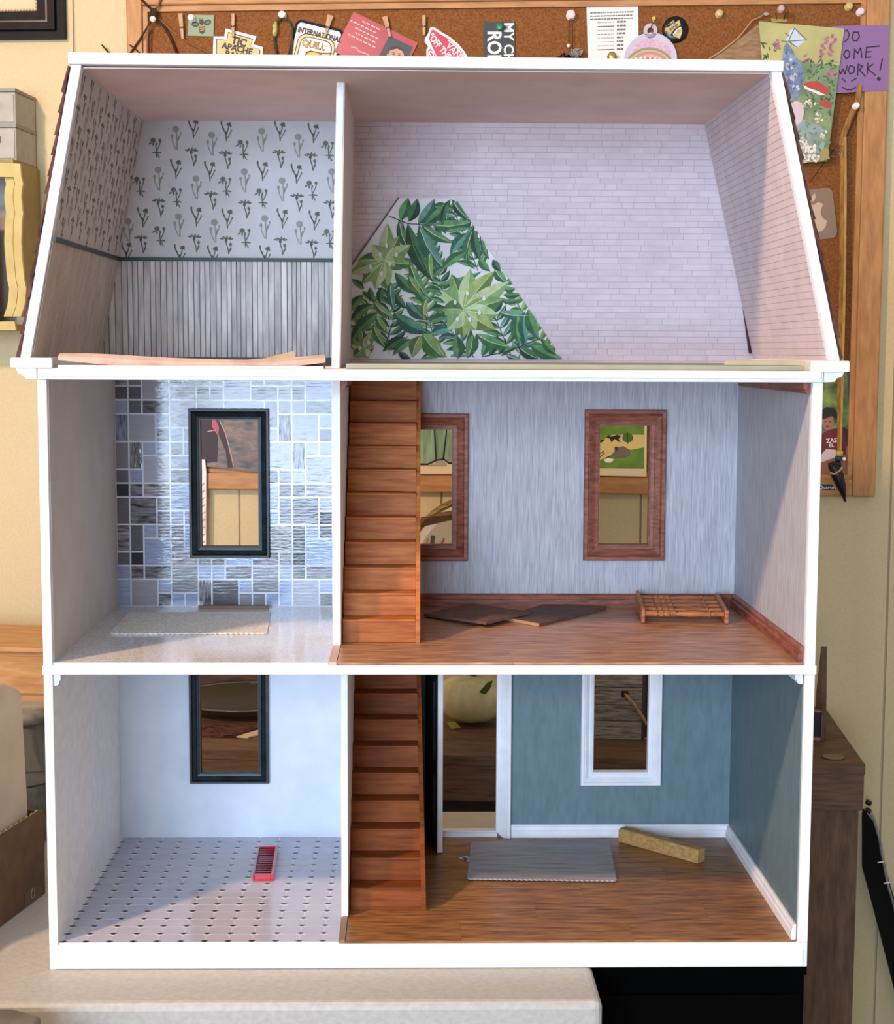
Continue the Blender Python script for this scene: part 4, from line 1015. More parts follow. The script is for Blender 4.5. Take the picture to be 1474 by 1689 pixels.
# skate shop sticker
RSK = flat('sticker_red', '#c3203f', .4); WPK = flat('sticker_white', '#efdfe0', .5)
t = wroot('skate_sticker', 'red skateboard shaped sticker with white outline', 'sticker', 740, 110, .01)
o1 = [(706, 55), (709, 46), (714, 44), (719, 47), (728, 53), (742, 61), (756, 73), (766, 85), (773, 97), (776, 108), (716, 108), (708, 100), (703, 92), (703, 82), (706, 77), (700, 69), (701, 62)]
wpoly('white_outline', o1, .0080, .0009, WPK, t)
wpoly('red_field', [(707, 64), (711, 50), (714, 48.5), (727, 57), (741, 65), (753, 76), (763, 88), (771, 106), (726, 106)], .0083, .0003, RSK, t)
wpoly('red_field', [(706, 84), (710, 80), (722, 98), (722, 106), (713, 102), (707, 95)], .0083, .0003, RSK, t); wdisc('white_swirl', 711.5, 89, 3.6, 6, .0085, .0002, WPK, t, rot=-.6); wdisc('red_swirl', 711.5, 89, 1.7, 3.4, .0087, .0001, RSK, t, rot=-.6)
wtext('"OFF THE WALL"', 737, 92, 10.5, .87, .0086, WPK, t, .03, sx=.78); wtext('VANS', 750, 86, 11, .8, .0086, flat('sticker_pale', '#ead6d8', .5), t, .02, sx=.9)
wline('white_bar', [(739, 66), (752, 77), (765, 94)], 2.0, .0086, .0002, WPK, t)
clothespin(699, 25, 699, 58, 5, 'mini clothespin beside the red skateboard sticker')
# black band sticker, lettering turned on its side
t = wroot('black_sticker', 'black sticker with sideways white brush lettering', 'sticker', 823, 110, .009)
wpoly('sticker', [(797, 37), (849, 36), (849, 110), (798, 110)], .0080, .0009, flat('sticker_black', '#1c1d1c', .4), t)
SW = flat('brush_white', '#e6e6e0', .6)
wtext('MY CHEMI', 838, 87, 16, math.pi / 2, .0083, SW, t, .02, sx=.92); wtext('ROM', 814, 81, 22, math.pi / 2, .0083, SW, t, .03, sx=.85)
pushpin(823.5, 44, PINGR, None, 1.0, base=.0082, parent=t, name='pin')
# fluffy charm
t = wroot('hanging_charm', 'black and white fluffy charm on thin strings', 'charm', 942, 105, .012)
for dx in (-2, 4): wtube('string', [(941, 26), (940 + dx, 40), (940 + dx, 80)], .6, .012, TW, t)
pushpin(941, 24, flat('pin_pink', '#e6cdc9', .3), None, 1.25, parent=t, name='pin')
wdisc('bead', 937, 75, 2.6, 3, .0145, .004, PINW, t)
FB_, FW_ = flat('black_fluff', '#131315', .9), flat('grey_white_fluff', '#c9c3bd', .9)
def fluff(name, cx, cy, n, rx, ry, mt):
    m = MB()
    for k in range(n):
        a = rnd.uniform(0, 6.28); d = rnd.random(); x, y = cx + rx * d * math.cos(a), cy + ry * d * math.sin(a)
        u, v = wuv(x, y, .015); s = rnd.uniform(.002, .0045); b = rnd.uniform(0, 6.28); w = rnd.uniform(-.004, .003)
        m.add([(u + s * math.cos(b), -.014 + w, v + s * math.sin(b)), (u + s * .5 * math.cos(b + 2), -.014 + w, v + s * .5 * math.sin(b + 2)), (u + s * .5 * math.cos(b + 4), -.015 + w, v + s * .5 * math.sin(b + 4)), (u, -.019 + w, v)], [(0, 1, 2), (0, 3, 1), (1, 3, 2), (2, 3, 0)])
    return build(name, m, mt, t, frame=WALL, kind='stuff')
fluff('black_fluff', 936, 96, 70, 16, 8, FB_); fluff('white_fluff', 949, 88, 60, 12, 9, FW_); fluff('black_fluff', 955, 100, 30, 12, 5, FB_)
# printed note
t = wroot('printed_note', 'white printed schedule note pinned with a gold tack', 'note', 1010, 110, .008)
wpoly('paper', [(967, 12), (1052, 8), (1054, 110), (970, 110)], .0074, .0005, PAPERW, t)
GI = flat('grey_ink', '#6d6a6c', .7)
def prt(x0, x1, y, w, seg=True, mt=GI):
    k = x0
    while k < x1:
        L_ = rnd.uniform(2, 6) if seg else x1 - x0
        wline('printed_line', [(k, y - (k - x0) * .03), (min(k + L_, x1), y - (min(k + L_, x1) - x0) * .03)], w, .0076, .0001, mt, t); k += L_ + .9
for i, (x0, x1, y) in enumerate([(973, 1045, 21.5), (973, 1044, 27), (973, 1044, 32)]): prt(x0, x1, y, 2.0)
for i in range(8):
    y = 37.5 + i * 6.4; prt(985, 1013, y, 1.6 if i in (1, 7) else .9, i not in (1, 7)); prt(1017, 1032 - (i > 3) * 4, y - 1.5, 3.0)
pushpin(1009, 93, flat('tack_brass', '#a88c50', .25, metal=.8), None, 1.25, base=.0076, parent=t, name='pin')
# pearly keychain disc
t = wroot('keychain_disc', 'round pearly keychain with rainbow glitter on a small nail', 'keychain', 1073, 110, .012)
PEARL = mat('pearly_lilac', '#b6b2c9', '#d0c8d8', rough=.2, scale=10, coat=.6)
uvc = wuv(1073, 98, .012); R_ = 43 * .00083
m = MB(); prof = []
m.disc(uvc[0], uvc[1], R_, -.0125, -.009, 40)
build('disc', m, PEARL, t, frame=WALL, bevel=.001)
cu, cv = wuv(1072.5, 51, .012); ring = MB()
n = 20; r1, r0 = 11.5 * .00083, 5.2 * .00083
vs = [];
for y in (-.0125, -.009):
    for rr in (r1, r0):
        for k in range(n):
            a = 2 * math.pi * k / n; vs.append((cu + rr * math.cos(a), y, cv + rr * math.sin(a) * 1.05))
f_ = []
for k in range(n):
    k2 = (k + 1) % n
    f_ += [(k, k2, n + k2, n + k), (2 * n + k2, 2 * n + k, 3 * n + k, 3 * n + k2), (k, 2 * n + k, 2 * n + k2, k2), (n + k, n + k2, 3 * n + k2, 3 * n + k)]
ring.add(vs, f_); build('loop', ring, PEARL, t, frame=WALL)
wpoly('loop_neck', [(1061.5, 55), (1066, 57), (1079, 57), (1083.5, 55), (1084, 64), (1061, 64)], .0124, .0034, PEARL, t)
def arcband(name, r0, r1, mt, o):
    pts = [(1071 + r1 * 1.12 * math.cos(a), 116 + r1 * math.sin(a)) for a in [math.pi + .35 + k * (math.pi - .7) / 16 for k in range(17)]] + [(1071 + r0 * 1.12 * math.cos(a), 116 + r0 * math.sin(a)) for a in [2 * math.pi - .35 - k * (math.pi - .7) / 16 for k in range(17)]]
    cl = [p for p in pts if (p[0] - 1073) ** 2 + (p[1] - 98) ** 2 < 39.5 ** 2]
    wpoly(name, cl if len(cl) > 8 else pts, o, .0001, mt, t)
pk = mat('glitter_pink', '#c99bb4', '#dcbccb', scale=300, rough=.3)
wpoly('pink_glitter', [(1073 + 37 * math.cos(a), 98 + 34 * math.sin(a)) for a in [math.pi + .1 + k * (math.pi - .2) / 20 for k in range(21)]], .0127, .0001, pk, t)
for k, (c, r) in enumerate((('#8d8f66', 38), ('#c9ab84', 34), ('#c58474', 31), ('#d9a28c', 26), ('#c06f5f', 22))): arcband('rainbow_band', r - 4, r, flat('rainbow_%s' % ('olive', 'sand', 'coral', 'peach', 'rust')[k], c, .4), .0128 + k * .0001)
for k in range(7): wdisc('pearl_dot', 1040 + k * 8, 98 - 3 * math.sin(k * .5), 1.8, 1.8, .0134, .0003, PINW, t, n=8)
wtube('hook_nail', [(1078, 31, .020), (1076, 38, .016), (1073, 46, .0135)], .9, .014, flat('brass', '#c9a45a', .3, metal=.9), t); wdisc('nail_head', 1078, 30, 3, 3, .021, .002, _M['brass'], t)
# black round badge
t = wroot('round_badge', 'black round badge with a gold arrowhead emblem', 'badge', 1113, 70, .009)
u, v = wuv(1113.5, 48.5, .009); build('badge', MB().lathe([(.0178, 0), (.0178, -.001), (.0165, -.0024), (.010, -.0034), (0, -.0038)], (u, -CO, v), 'y', 32), flat('badge_black', '#101012', .25), t, frame=WALL, smooth=True)
wpoly('gold_emblem', [(1096, 48), (1105, 42), (1101, 40), (1111, 33), (1113, 37), (1120, 33), (1125, 52), (1121, 64), (1111, 60), (1106, 58)], .0104, .0012, mat('badge_gold', '#b99b5c', '#d9c48c', scale=200, rough=.4), t)
wline('black_band', [(1107, 59), (1113, 50), (1124, 43)], 4.6, .0107, .0003, INK, t); wline('white_band', [(1110, 57), (1116, 49), (1123, 45)], 2.0, .0110, .0003, PAPERW, t)
wtext('EHS', 1108, 39, 4.5, -.5, .0107, INK, t, .03); wtext('BAND', 1111, 45, 4.0, -.5, .0107, INK, t, .02)
pushpin(1186, 22, PING, 'gold push pin left of the tan mesh cloth', 1.0); pushpin(1400, 10, PING, 'gold push pin nearest the board top right corner', 1.0); pushpin(1419, 19, flat('pin_pale_pink', '#e3cdd0', .3), 'pale pink push pin beside the right frame rail', 1.0)
# tan mesh cloth with cord
t = wroot('mesh_cloth', 'tan mesh cloth gathered on a cord behind the roof corner', 'cloth', 1225, 110, .01)
wpoly('cloth', [(1258, 34), (1262, 60), (1266, 110), (1160, 110), (1185, 88), (1222, 62)], .0095, .0012, mat('tan_mesh', '#8a6a4c', '#a98a68', rough=.8, scale=90, stretch=(1, 1, 4), bump=.5), t)
wtube('cord', [(1262, 24), (1240, 34), (1218, 62), (1190, 84), (1165, 100)], 1.5, .0115, mat('tan_cord', '#a87f4f', '#bd9664', rough=.9), t); wdisc('tack', 1263, 23, 4.5, 2.6, .016, .003, flat('steel_tack', '#a9a7a3', .3, metal=.9), t)
# dragon card with two binder clips
t = wroot('painted_card', 'tall card painted with a blue dragon among flowers', 'card', 1320, 268, .012)
card = [(1251, 35), (1392, 47), (1362, 268), (1322, 268), (1305, 180), (1250, 96)]
card = [(1251, 35), (1392, 47), (1364, 266), (1318, 268), (1270, 262)]
DY = .0200
wpoly('card', card, DY, .003, mat('card_yellow_green', '#9a9c62', '#cabf7c', scale=14, rough=.5), t)
wpoly('card_lower_field', [(1254, 110), (1300, 95), (1345, 105), (1384, 108), (1364, 265), (1318, 267), (1271, 261)], DY + .0001, .0001, mat('card_mossy', '#5f7a52', '#8b9c74', scale=60, rough=.5), t)
wpoly('card_pond', [(1296, 205), (1320, 195), (1345, 205), (1362, 215), (1358, 250), (1330, 258), (1300, 245)], DY + .0002, .0001, mat('card_teal', '#7f9391', '#9fb0ac', scale=60, rough=.5), t)
DB = mat('dragon_blue', '#566a8c', '#8d9cb6', scale=150, rough=.5); DBL = flat('dragon_pale', '#c6cfdc', .5); DBD = flat('dragon_line', '#4b5a72', .6)
wpoly('dragon_neck', [(1292, 78), (1297, 70), (1303, 76), (1312, 92), (1322, 108), (1326, 124), (1322, 140), (1314, 165), (1298, 165), (1290, 140), (1289, 110)], DY + .0003, .0001, DB, t)
for k in range(40):
    s = rnd.random(); x = 1296 + s * 18 + rnd.uniform(-6, 8); y = 82 + s * 70 + rnd.uniform(-8, 8)
    if k < 34: wdisc('dragon_scale', x, y, 2.6, 3, DY + .0004, .0001, DBL if k % 2 else DB, t, n=7)
wpoly('dragon_frill', [(1302, 50), (1310, 46), (1318, 58), (1330, 66), (1322, 72), (1312, 80), (1303, 66), (1290, 70), (1300, 60)], DY + .0003, .0001, DBL, t)
for a, b in (((1300, 68), (1310, 46)), ((1302, 68), (1328, 66)), ((1300, 68), (1314, 78)), ((1298, 68), (1288, 68)), ((1310, 46), (1330, 66)), ((1302, 60), (1294, 54))): wline('dragon_line', [a, b], 1.2, DY + .0005, .0001, DBD, t)
FOX = flat('foxglove_pink', '#b56a82', .6); LFG = flat('painted_leaf', '#4b6a40', .6); LFL = flat('painted_leaf_light', '#8aa065', .6)
m = {}
def dabs(name, mt, spots, o=.0004):
    mm = MB()
    for (x, y, a, b, r) in spots:
        pts = [wuv(x + a * math.cos(q_) * math.cos(r) - b * math.sin(q_) * math.sin(r), y + a * math.cos(q_) * math.sin(r) + b * math.sin(q_) * math.cos(r), DY) for q_ in (0, 1.05, 2.1, 3.14, 4.2, 5.24)]
        mm.prism(pts, -DY - o, -DY - o + .0001)
    build(name, mm, mt, t, frame=WALL, kind='stuff')
R2_ = rnd.uniform
def in_card(x, y): return 1253 + (y - 35) * .08 < x < 1390 - (y - 47) * .128
sp = [(R2_(1330, 1385), R2_(100, 190), R2_(3, 6), 1.4, R2_(0, 3)) for _ in range(70)] + [(R2_(1254, 1285), R2_(70, 130), R2_(3, 6), 1.4, R2_(0, 3)) for _ in range(40)]
dabs('painted_leaves', LFG, [s for s in sp if in_card(s[0], s[1])])
sp = [(R2_(1325, 1385), R2_(90, 240), R2_(3, 6), 1.3, R2_(0, 3)) for _ in range(60)]
dabs('painted_leaves', LFL, [s for s in sp if in_card(s[0], s[1])], .0005)
sp = [(R2_(1300, 1385), R2_(112, 262), R2_(3, 7), 1.6, R2_(0, 3)) for _ in range(110)]
dabs('painted_leaves', flat('painted_leaf_grey', '#6f8a68', .6), [s for s in sp if in_card(s[0], s[1])], .00025)
dabs('foxglove_flowers', FOX, [(1352 + (100 - y) * .28 + R2_(-4, 4), y, 3, 2.4, R2_(0, 3)) for y in range(62, 96, 3)] + [(1368 + (100 - y) * .15 + R2_(-4, 4), y, 3, 2.4, 0) for y in range(58, 92, 3)] + [(R2_(1275, 1285), R2_(66, 82), 3, 2.4, 0) for _ in range(6)] + [(R2_(1325, 1335), R2_(90, 105), 3, 2.2, 0) for _ in range(8)] + [(R2_(1362, 1378), R2_(112, 126), 2.6, 2.2, 0) for _ in range(10)], .0006)
MR = flat('mushroom_red', '#b2453b', .5)
wpoly('mushroom_cap', [(1324, 139), (1336, 134), (1350, 134), (1362, 143), (1369, 152), (1362, 157), (1350, 150), (1336, 146)], DY + .0007, .0001, MR, t); wpoly('mushroom_rim', [(1324, 140), (1336, 146), (1350, 151), (1362, 157), (1352, 157), (1338, 151), (1328, 147)], DY + .0008, .0001, PAPERW, t)
wpoly('mushroom_cap', [(1349, 169), (1358, 164), (1370, 168), (1371, 178), (1360, 178)], DY + .0007, .0001, MR, t)
wpoly('pale_creature', [(1302, 172), (1312, 166), (1322, 170), (1326, 185), (1322, 200), (1314, 208), (1308, 190)], DY + .0007, .0001, flat('creature_pink', '#d9c3cf', .6), t)
CF = flat('cream_petal', '#e8dfc0', .6)
dabs('cream_flowers', CF, [(x + R2_(-5, 5), y + R2_(-5, 5), 3, 2.2, R2_(0, 3)) for x, y in ((1330, 170), (1340, 172), (1347, 192), (1350, 198), (1358, 222), (1324, 240), (1332, 246), (1318, 232), (1328, 262), (1345, 262), (1340, 256)) for _ in range(5)], .0008)
dabs('white_flowers', PAPERW, [(x + R2_(-8, 8), y + R2_(-5, 5), 4, 3, R2_(0, 3)) for x, y in ((1322, 238), (1335, 245), (1330, 260), (1348, 262)) for _ in range(6)], .0009)
def binder(name, label, pts, loops, back_mt):
    r = wroot('binder_clip', label, 'binder clip', pts[0][0], pts[0][1], .017, 'binder clips on the painted card')
    wpoly('clip_body', pts, .0235, .008, back_mt, r)
    for lp_ in loops: wtube('wire_loop', [(x_, y_, o_ + .006) for x_, y_, o_ in lp_], .9, .024, flat('clip_steel', '#6b625c', .3, metal=.9), r)
binder('a', 'gold binder clip on top edge of the painted card', [(1271, 30), (1298, 32), (1297, 37), (1272, 36)], [[(1280, 32, .018), (1279, 20, .021), (1284, 11, .022), (1293, 11, .022), (1297, 18, .021), (1292, 33, .018)]], flat('clip_gold', '#a28a46', .35, metal=.6))
binder('b', 'binder clip at lower right corner of the painted card', [(1352, 250), (1366, 240), (1368, 262), (1352, 266)], [[(1365, 244, .018), (1374, 245, .020), (1383, 244, .020), (1386, 250, .020), (1380, 260, .020), (1366, 256, .018)]], flat('clip_floral', '#a3935c', .4))
pushpin(1288, 14, flat('pin_rose', '#c9a8a4', .3), None, .9, base=.022, parent=bpy.data.objects['binder_clip'], name='pin')
# purple note
t = wroot('purple_note', 'lilac sticky note with handwritten DO SOME WORK and a face', 'note', 1425, 152, .018)
wpoly('paper', [(1372, 43), (1466, 41), (1464, 149), (1371, 154)], .0170, .0006, flat('lilac_paper', '#8c6a98', .8), t)
def pen(*strokes):
    for s in strokes:
        mm = MB()
        for a_, b_ in zip(s[:-1], s[1:]):
            d_ = Vector((b_[0] - a_[0], b_[1] - a_[1])).normalized() * .6
            mm.strip([wuv(a_[0] - d_.x, a_[1] - d_.y, .0172), wuv(b_[0] + d_.x, b_[1] + d_.y, .0172)], .5 * 2.1 * .00083, -.0172, -.0171)
        build('pen_stroke', mm, flat('pen_ink', '#2d1c33', .5), t, frame=WALL)
pen([(1394, 51), (1397, 50), (1400, 56), (1398, 64), (1393, 69)], [(1408, 53), (1405, 60), (1407, 67), (1413, 67), (1417, 60), (1415, 53), (1408, 53)])
pen([(1395, 82), (1391, 90), (1395, 97), (1400, 94), (1401, 86), (1395, 82)], [(1408, 97), (1409, 81), (1414, 88), (1419, 79), (1421, 95)], [(1429, 78), (1427, 95), (1436, 94)], [(1428, 86), (1436, 85)], [(1429, 78), (1450, 76)])
pen([(1381, 110), (1386, 122), (1390, 114), (1393, 122), (1397, 108)], [(1402, 108), (1398, 116), (1402, 122), (1408, 119), (1409, 111), (1402, 108)], [(1414, 124), (1415, 106), (1422, 109), (1417, 115), (1427, 126)], [(1431, 104), (1430, 121)], [(1439, 106), (1430, 113), (1443, 124)], [(1455, 97), (1451, 116)])
wdisc('pen_dot', 1449, 130, 3.4, 3.4, .0172, .0001, _M['pen_ink'], t, n=10)
pen([(1389, 130), (1394, 135)], [(1404, 134), (1412, 129)], [(1389, 144), (1396, 148), (1404, 148), (1411, 144)])
# ribbon with pin, long straps and pendant
RB = mat('ochre_ribbon', '#7a5216', '#a97a30', rough=.6, scale=60, stretch=(5, 5, 1))
RBL = mat('gold_ribbon', '#a67c34', '#c39a52', rough=.6, scale=60, stretch=(5, 5, 1))
t = wroot('ribbon_necklace', 'ochre ribbon necklace with black pointed pendant on the right of the board', 'necklace', 1390, 826, .02)
wline('ribbon', [(1418, 139), (1415, 158), (1410, 178)], [6, 9, 7], .0200, .0012, RB, t); wline('ribbon', [(1411, 172), (1400, 196), (1391, 222), (1387, 240)], [8, 8, 9, 8], .0194, .0012, RB, t)
wline('ribbon', [(1389, 225), (1389, 300), (1388, 450), (1384, 620), (1383, 748)], [9, 8, 8, 7, 5], .0180, .0012, RB, t); wline('ribbon', [(1394, 226), (1394, 300), (1393, 450), (1389, 620), (1386, 748)], [3, 4, 4, 4, 3], .0196, .0010, RBL, t)
wtube('thread', [(1417, 178), (1398, 220), (1370, 252), (1336, 300)], .6, .012, TW, t)
pushpin(1412, 174, PINW, None, .85, base=.0186, parent=t, name='pin')
wtube('wooden_bead', [(1384, 744), (1384, 752)], 6, .022, flat('bead_yellow', '#c0a84a', .4), t, n=12); wtube('blue_bead', [(1383, 753), (1383, 760)], 6, .022, flat('bead_blue', '#1d3c58', .35), t, n=12)
wdisc('small_bead', 1392, 757, 3, 3, .024, .004, PINW, t, n=10)
wtube('pendant', [(1370, 768), (1376, 772), (1381, 785), (1388, 805), (1394, 828)], [6, 9, 10, 7, 1.2], .026, flat('pendant_black', '#141214', .35), t, n=12); wtube('pendant_cap', [(1366, 769), (1376, 767), (1386, 765)], [5, 6.5, 5], .024, _M['pendant_black'], t, n=10)
wtube('binding', [(1368, 780), (1376, 782), (1384, 777), (1389, 770)], 1.6, .034, flat('binding_tan', '#b49a76', .8), t)
# rounded sticker with a bitten fruit emblem
t = wroot('fruit_sticker', 'taupe rounded sticker with a pale bitten apple shape', 'sticker', 1350, 396, .008)
sa = -.11
wpoly('sticker', rot_rect(1352, 353, 50, 84, sa, 11, 5), .0076, .0008, flat('sticker_taupe', '#8c7560', .5), t)
AP = flat('sticker_apple', '#cdb29c', .5)
def apt(x, y): return (1344 + x * math.cos(sa) - y * math.sin(sa), 361 + x * math.sin(sa) + y * math.cos(sa))
app = [(0, -23), (8, -27), (16, -23), (11, -14), (10, -6), (14, 2), (19, 5), (16, 14), (10, 21), (4, 22), (-3, 20), (-10, 22), (-17, 14), (-21, 2), (-20, -12), (-14, -22), (-7, -26)]
wpoly('apple_shape', [apt(x, y - .0) for x, y in app], .0078, .0002, AP, t); wpoly('apple_leaf', [apt(x, y) for x, y in ((-3, -29), (-2, -37), (4, -43), (5, -36), (2, -30))], .0078, .0002, AP, t)
# child photo
t = wroot('child_photo', 'photo of a child in a dark red shirt at the board corner', 'photo', 1385, 810, .009)
wpoly('print', [(1330, 600), (1406, 600), (1401, 786), (1330, 786)], .0078, .0006, mat('photo_green_blur', '#3c5a24', '#8aa04c', scale=60, rough=.35), t)
wpoly('printed_trunk', [(1396, 600), (1409, 600), (1408, 700), (1400, 690)], .0080, .0001, flat('photo_trunk', '#4c4438', .5), t)
wpoly('printed_table', [(1330, 745), (1407, 740), (1405, 790), (1330, 790)], .0080, .0001, flat('photo_table', '#96633c', .5), t)
wpoly('printed_shirt', [(1355, 715), (1370, 708), (1392, 704), (1403, 715), (1408, 745), (1404, 750), (1396, 735), (1395, 750), (1352, 752)], .0082, .0001, flat('photo_red_shirt', '#6d1c26', .5), t)
wpoly('printed_sleeve', [(1391, 704), (1403, 712), (1408, 740), (1402, 748), (1394, 728)], .0083, .0001, flat('photo_dark_sleeve', '#3c161e', .5), t)
wdisc('printed_face', 1365, 697, 10, 13, .0084, .0001, flat('photo_skin', '#a86f60', .5), t); wpoly('printed_hair', [(1353, 692), (1353, 678), (1362, 671), (1374, 672), (1381, 682), (1379, 692), (1372, 686), (1362, 690)], .0086, .0001, flat('photo_hair', '#22201f', .6), t)
wdisc('printed_eye', 1361, 695, 1.4, 1, .0087, .0001, INK, t, n=8); wdisc('printed_eye', 1369, 696, 1.4, 1, .0087, .0001, INK, t, n=8); wdisc('printed_mouth', 1364, 703, 2.4, 1.6, .0087, .0001, flat('photo_mouth', '#5c2a2a', .5), t, n=8)
wtext('ZAS', 1371, 727, 7, -.1, .0085, PAPERW, t, .02); wtext('EL', 1371, 735, 6, -.1, .0085, PAPERW, t, .02)
wpoly('printed_paper', [(1352, 752), (1362, 741), (1379, 742), (1378, 754), (1354, 763)], .0086, .0001, flat('photo_paper', '#d3c6c4', .6), t)

t = wroot('caption_strip', 'narrow black caption strip on the lower board frame', 'label strip', 1360, 809, .0166)
wpoly('strip', [(1330, 799), (1372, 799), (1378, 808), (1330, 809)], .0168, .0006, INK, t); wtext('Quartet', 1364, 804, 6, 0, .0170, PAPERW, t, .01)
# postcards seen through the little windows
t = wroot('meadow_postcard', 'green illustrated postcard seen through the right upper window', 'postcard', 1030, 786, .011)
wpoly('card', [(935, 640), (1067, 640), (1066, 786), (935, 784)], .0200, .0012, flat('postcard_cream', '#e0cda6', .6), t)
wpoly('meadow', [(940, 645), (1063, 645), (1062, 773), (940, 772)], .0202, .0001, mat('postcard_green', '#4f7a1f', '#6d9430', scale=40, rough=.5), t)
wpoly('path', [(940, 735), (985, 731), (1010, 717), (1062, 717), (1062, 738), (1040, 742), (1015, 750), (985, 760), (940, 765)], .0204, .0001, flat('postcard_path', '#d2bf7c', .6), t)
wpoly('running_animal', [(1000, 722), (1003, 717), (1007, 720), (1018, 717), (1024, 719), (1020, 724), (1023, 730), (1018, 727), (1013, 724), (1008, 730), (1006, 724)], .0206, .0001, INK, t)
wpoly('running_animal', [(984, 728), (990, 725), (997, 726), (990, 731)], .0206, .0001, INK, t)
wdisc('bush', 1035, 722, 9, 8, .0206, .0001, flat('postcard_bush', '#3d6a24', .6), t, n=12); wline('bush_stem', [(1034, 712), (1035, 732)], 1.2, .0208, .0001, INK, t)
wpoly('hedgehog', [(1006, 752), (1012, 746), (1016, 738), (1028, 736), (1039, 742), (1040, 750), (1030, 755), (1012, 754)], .0206, .0001, flat('postcard_grey', '#6d6358', .6), t); wdisc('hedgehog_ear', 1016, 740, 3, 3.5, .0208, .0001, flat('postcard_dark', '#3f3830', .6), t, n=9); wline('hedgehog_nose', [(1006, 752), (998, 756)], 1.6, .0208, .0001, _M['postcard_dark'], t)
wpoly('open_book', [(995, 758), (1003, 755), (1013, 758), (1007, 763), (999, 763)], .0206, .0001, PAPERW, t); wline('grass', [(986, 750), (996, 744)], 1.4, .0206, .0001, INK, t); wline('grass', [(988, 755), (997, 747)], 1.2, .0206, .0001, INK, t)
t = wroot('curtain_postcard', 'postcard of green drapes seen through the window by the stairs', 'postcard', 715, 782, .011)
wpoly('card', [(640, 640), (790, 640), (790, 782), (640, 782)], .0200, .0012, _M['postcard_cream'], t)
wpoly('drape', [(640, 645), (716, 645), (716, 700), (718, 759), (708, 764), (640, 766)], .0202, .0001, mat('drape_green', '#5f8064', '#8fae8c', scale=60, stretch=(3, 1, .4), rough=.5), t); wpoly('drape', [(716, 645), (737, 645), (736, 712), (731, 758), (719, 758), (717, 700)], .0202, .0001, _M['drape_green'], t); wpoly('drape', [(737, 645), (790, 645), (790, 766), (742, 764), (732, 758), (736, 712)], .0202, .0001, _M['drape_green'], t)
for s in ([(716, 645), (716, 700), (719, 759)], [(737, 645), (736, 712), (731, 758)], [(640, 766), (705, 766), (718, 760), (731, 757), (740, 764), (790, 764)]): wline('drape_outline', s, [1.6, 2.4, 3.4] if len(s) == 3 else 3.2, .0204, .0001, INK, t)
wpoly('stone_foot', [(705, 769), (708, 765), (717, 765), (720, 760), (730, 759), (737, 765), (736, 769)], .0205, .0001, flat('postcard_stone', '#a8977c', .6), t)
t = wroot('figure_photo', 'dark photo of a maroon sleeve and brown cloth seen through the mosaic wall window', 'photo', 380, 780, .011)
wpoly('print', [(290, 640), (470, 660), (470, 783), (420, 779), (395, 775), (290, 765)], .0180, .0010, mat('photo_brown_plaid', '#2e3138', '#8c7156', scale=70, stretch=(1, 1, 2.5), detail=8, lo=.3, hi=.7, rough=.4), t)
wpoly('maroon_garment', [(290, 645), (352, 680), (358, 700), (360, 740), (358, 762), (330, 764), (290, 760)], .0182, .0001, flat('photo_maroon', '#2c1014', .5), t)
wpoly('sleeve', [(353, 688), (362, 695), (371, 715), (378, 745), (384, 770), (376, 772), (372, 745), (362, 720), (356, 705)], .0184, .0001, flat('photo_maroon_dark', '#3a1519', .5), t); wline('sleeve_light', [(362, 694), (372, 715), (380, 745), (385, 768)], 1.5, .0186, .0001, flat('photo_rim_light', '#b9a091', .5), t)
wpoly('red_fold', [(350, 690), (356, 693), (361, 705), (360, 720), (355, 712), (349, 703)], .0186, .0001, flat('photo_red', '#b2505a', .5), t); wline('red_fold', [(342, 712), (356, 709)], 1.6, .0187, .0001, flat('photo_pink', '#c98b8b', .5), t)
# pink printed fabric strip hanging from the board
t = wroot('fabric_strip', 'pale pink printed fabric strip hanging beside the mosaic wall window', 'fabric', 330, 1010, .02)
PKF = mat('pale_pink_fabric', '#d6bcc0', '#f0e6e6', rough=.8, scale=70, stretch=(1, 1, .6), detail=2, lo=.42, hi=.58)
wpoly('strip', [(300, 755), (338, 758), (340, 780), (339, 1010), (300, 1010)], .0240, .0020, PKF, t)
for k in range(16): 
    yy = 800 + k * 12; wline('printed_wave', [(325, yy + 8), (331, yy + 2), (338, yy - 4)], 1.3, .0242, .0001, flat('mauve_ink', '#8d6a78', .6), t)

# ================================================================== left of the house: frame, shelf, carton
t = wroot('framed_picture', 'dark picture frame with gold beading in the top left corner', 'picture frame', 50, 62, .01)
FRB = mat('black_brown_frame', '#0e0908', '#1c1210', rough=.5, scale=60, spec=.15); FRG = mat('grey_black_frame', '#0c0d0b', '#171815', rough=.5, scale=60, spec=.15)
x1, z0_ = wuv(103, 61, .02); x0 = x1 - .40; z1_ = z0_ + .30
steps = [(0, .0105, .014, FRG), (.0105, .020, .022, FRB), (.020, .0225, .0235, flat('frame_highlight', '#33272a', .3)), (.0225, .036, .018, FRB)]
for a, b, o, mt in steps:
    build('frame_molding', MB().grid(x0 + a, x1 - a, z0_ + a, z1_ - a, [(x0 + b, x1 - b, z0_ + b, z1_ - b)], -o, -.0005), mt, t, frame=WALL)
build('mat_board', MB().box(x0 + .036, x1 - .036, -.008, -.0006, z0_ + .036, z1_ - .036), flat('cream_mat', '#d9c39c', .7), t, frame=WALL)
BDG = flat('gold_bead', '#e2c79c', .3, metal=.4); me_b = MB().lathe([(0, -.0018), (.0014, -.0011), (.0019, 0), (.0014, .0011), (0, .0018)], (0, 0, 0), 'z', 8).mesh('bead', BDG)
for k in range(28): inst('bead', me_b, t, WALL, (x1 - .0375 - k * .0043, -.0190, z0_ + .0375))
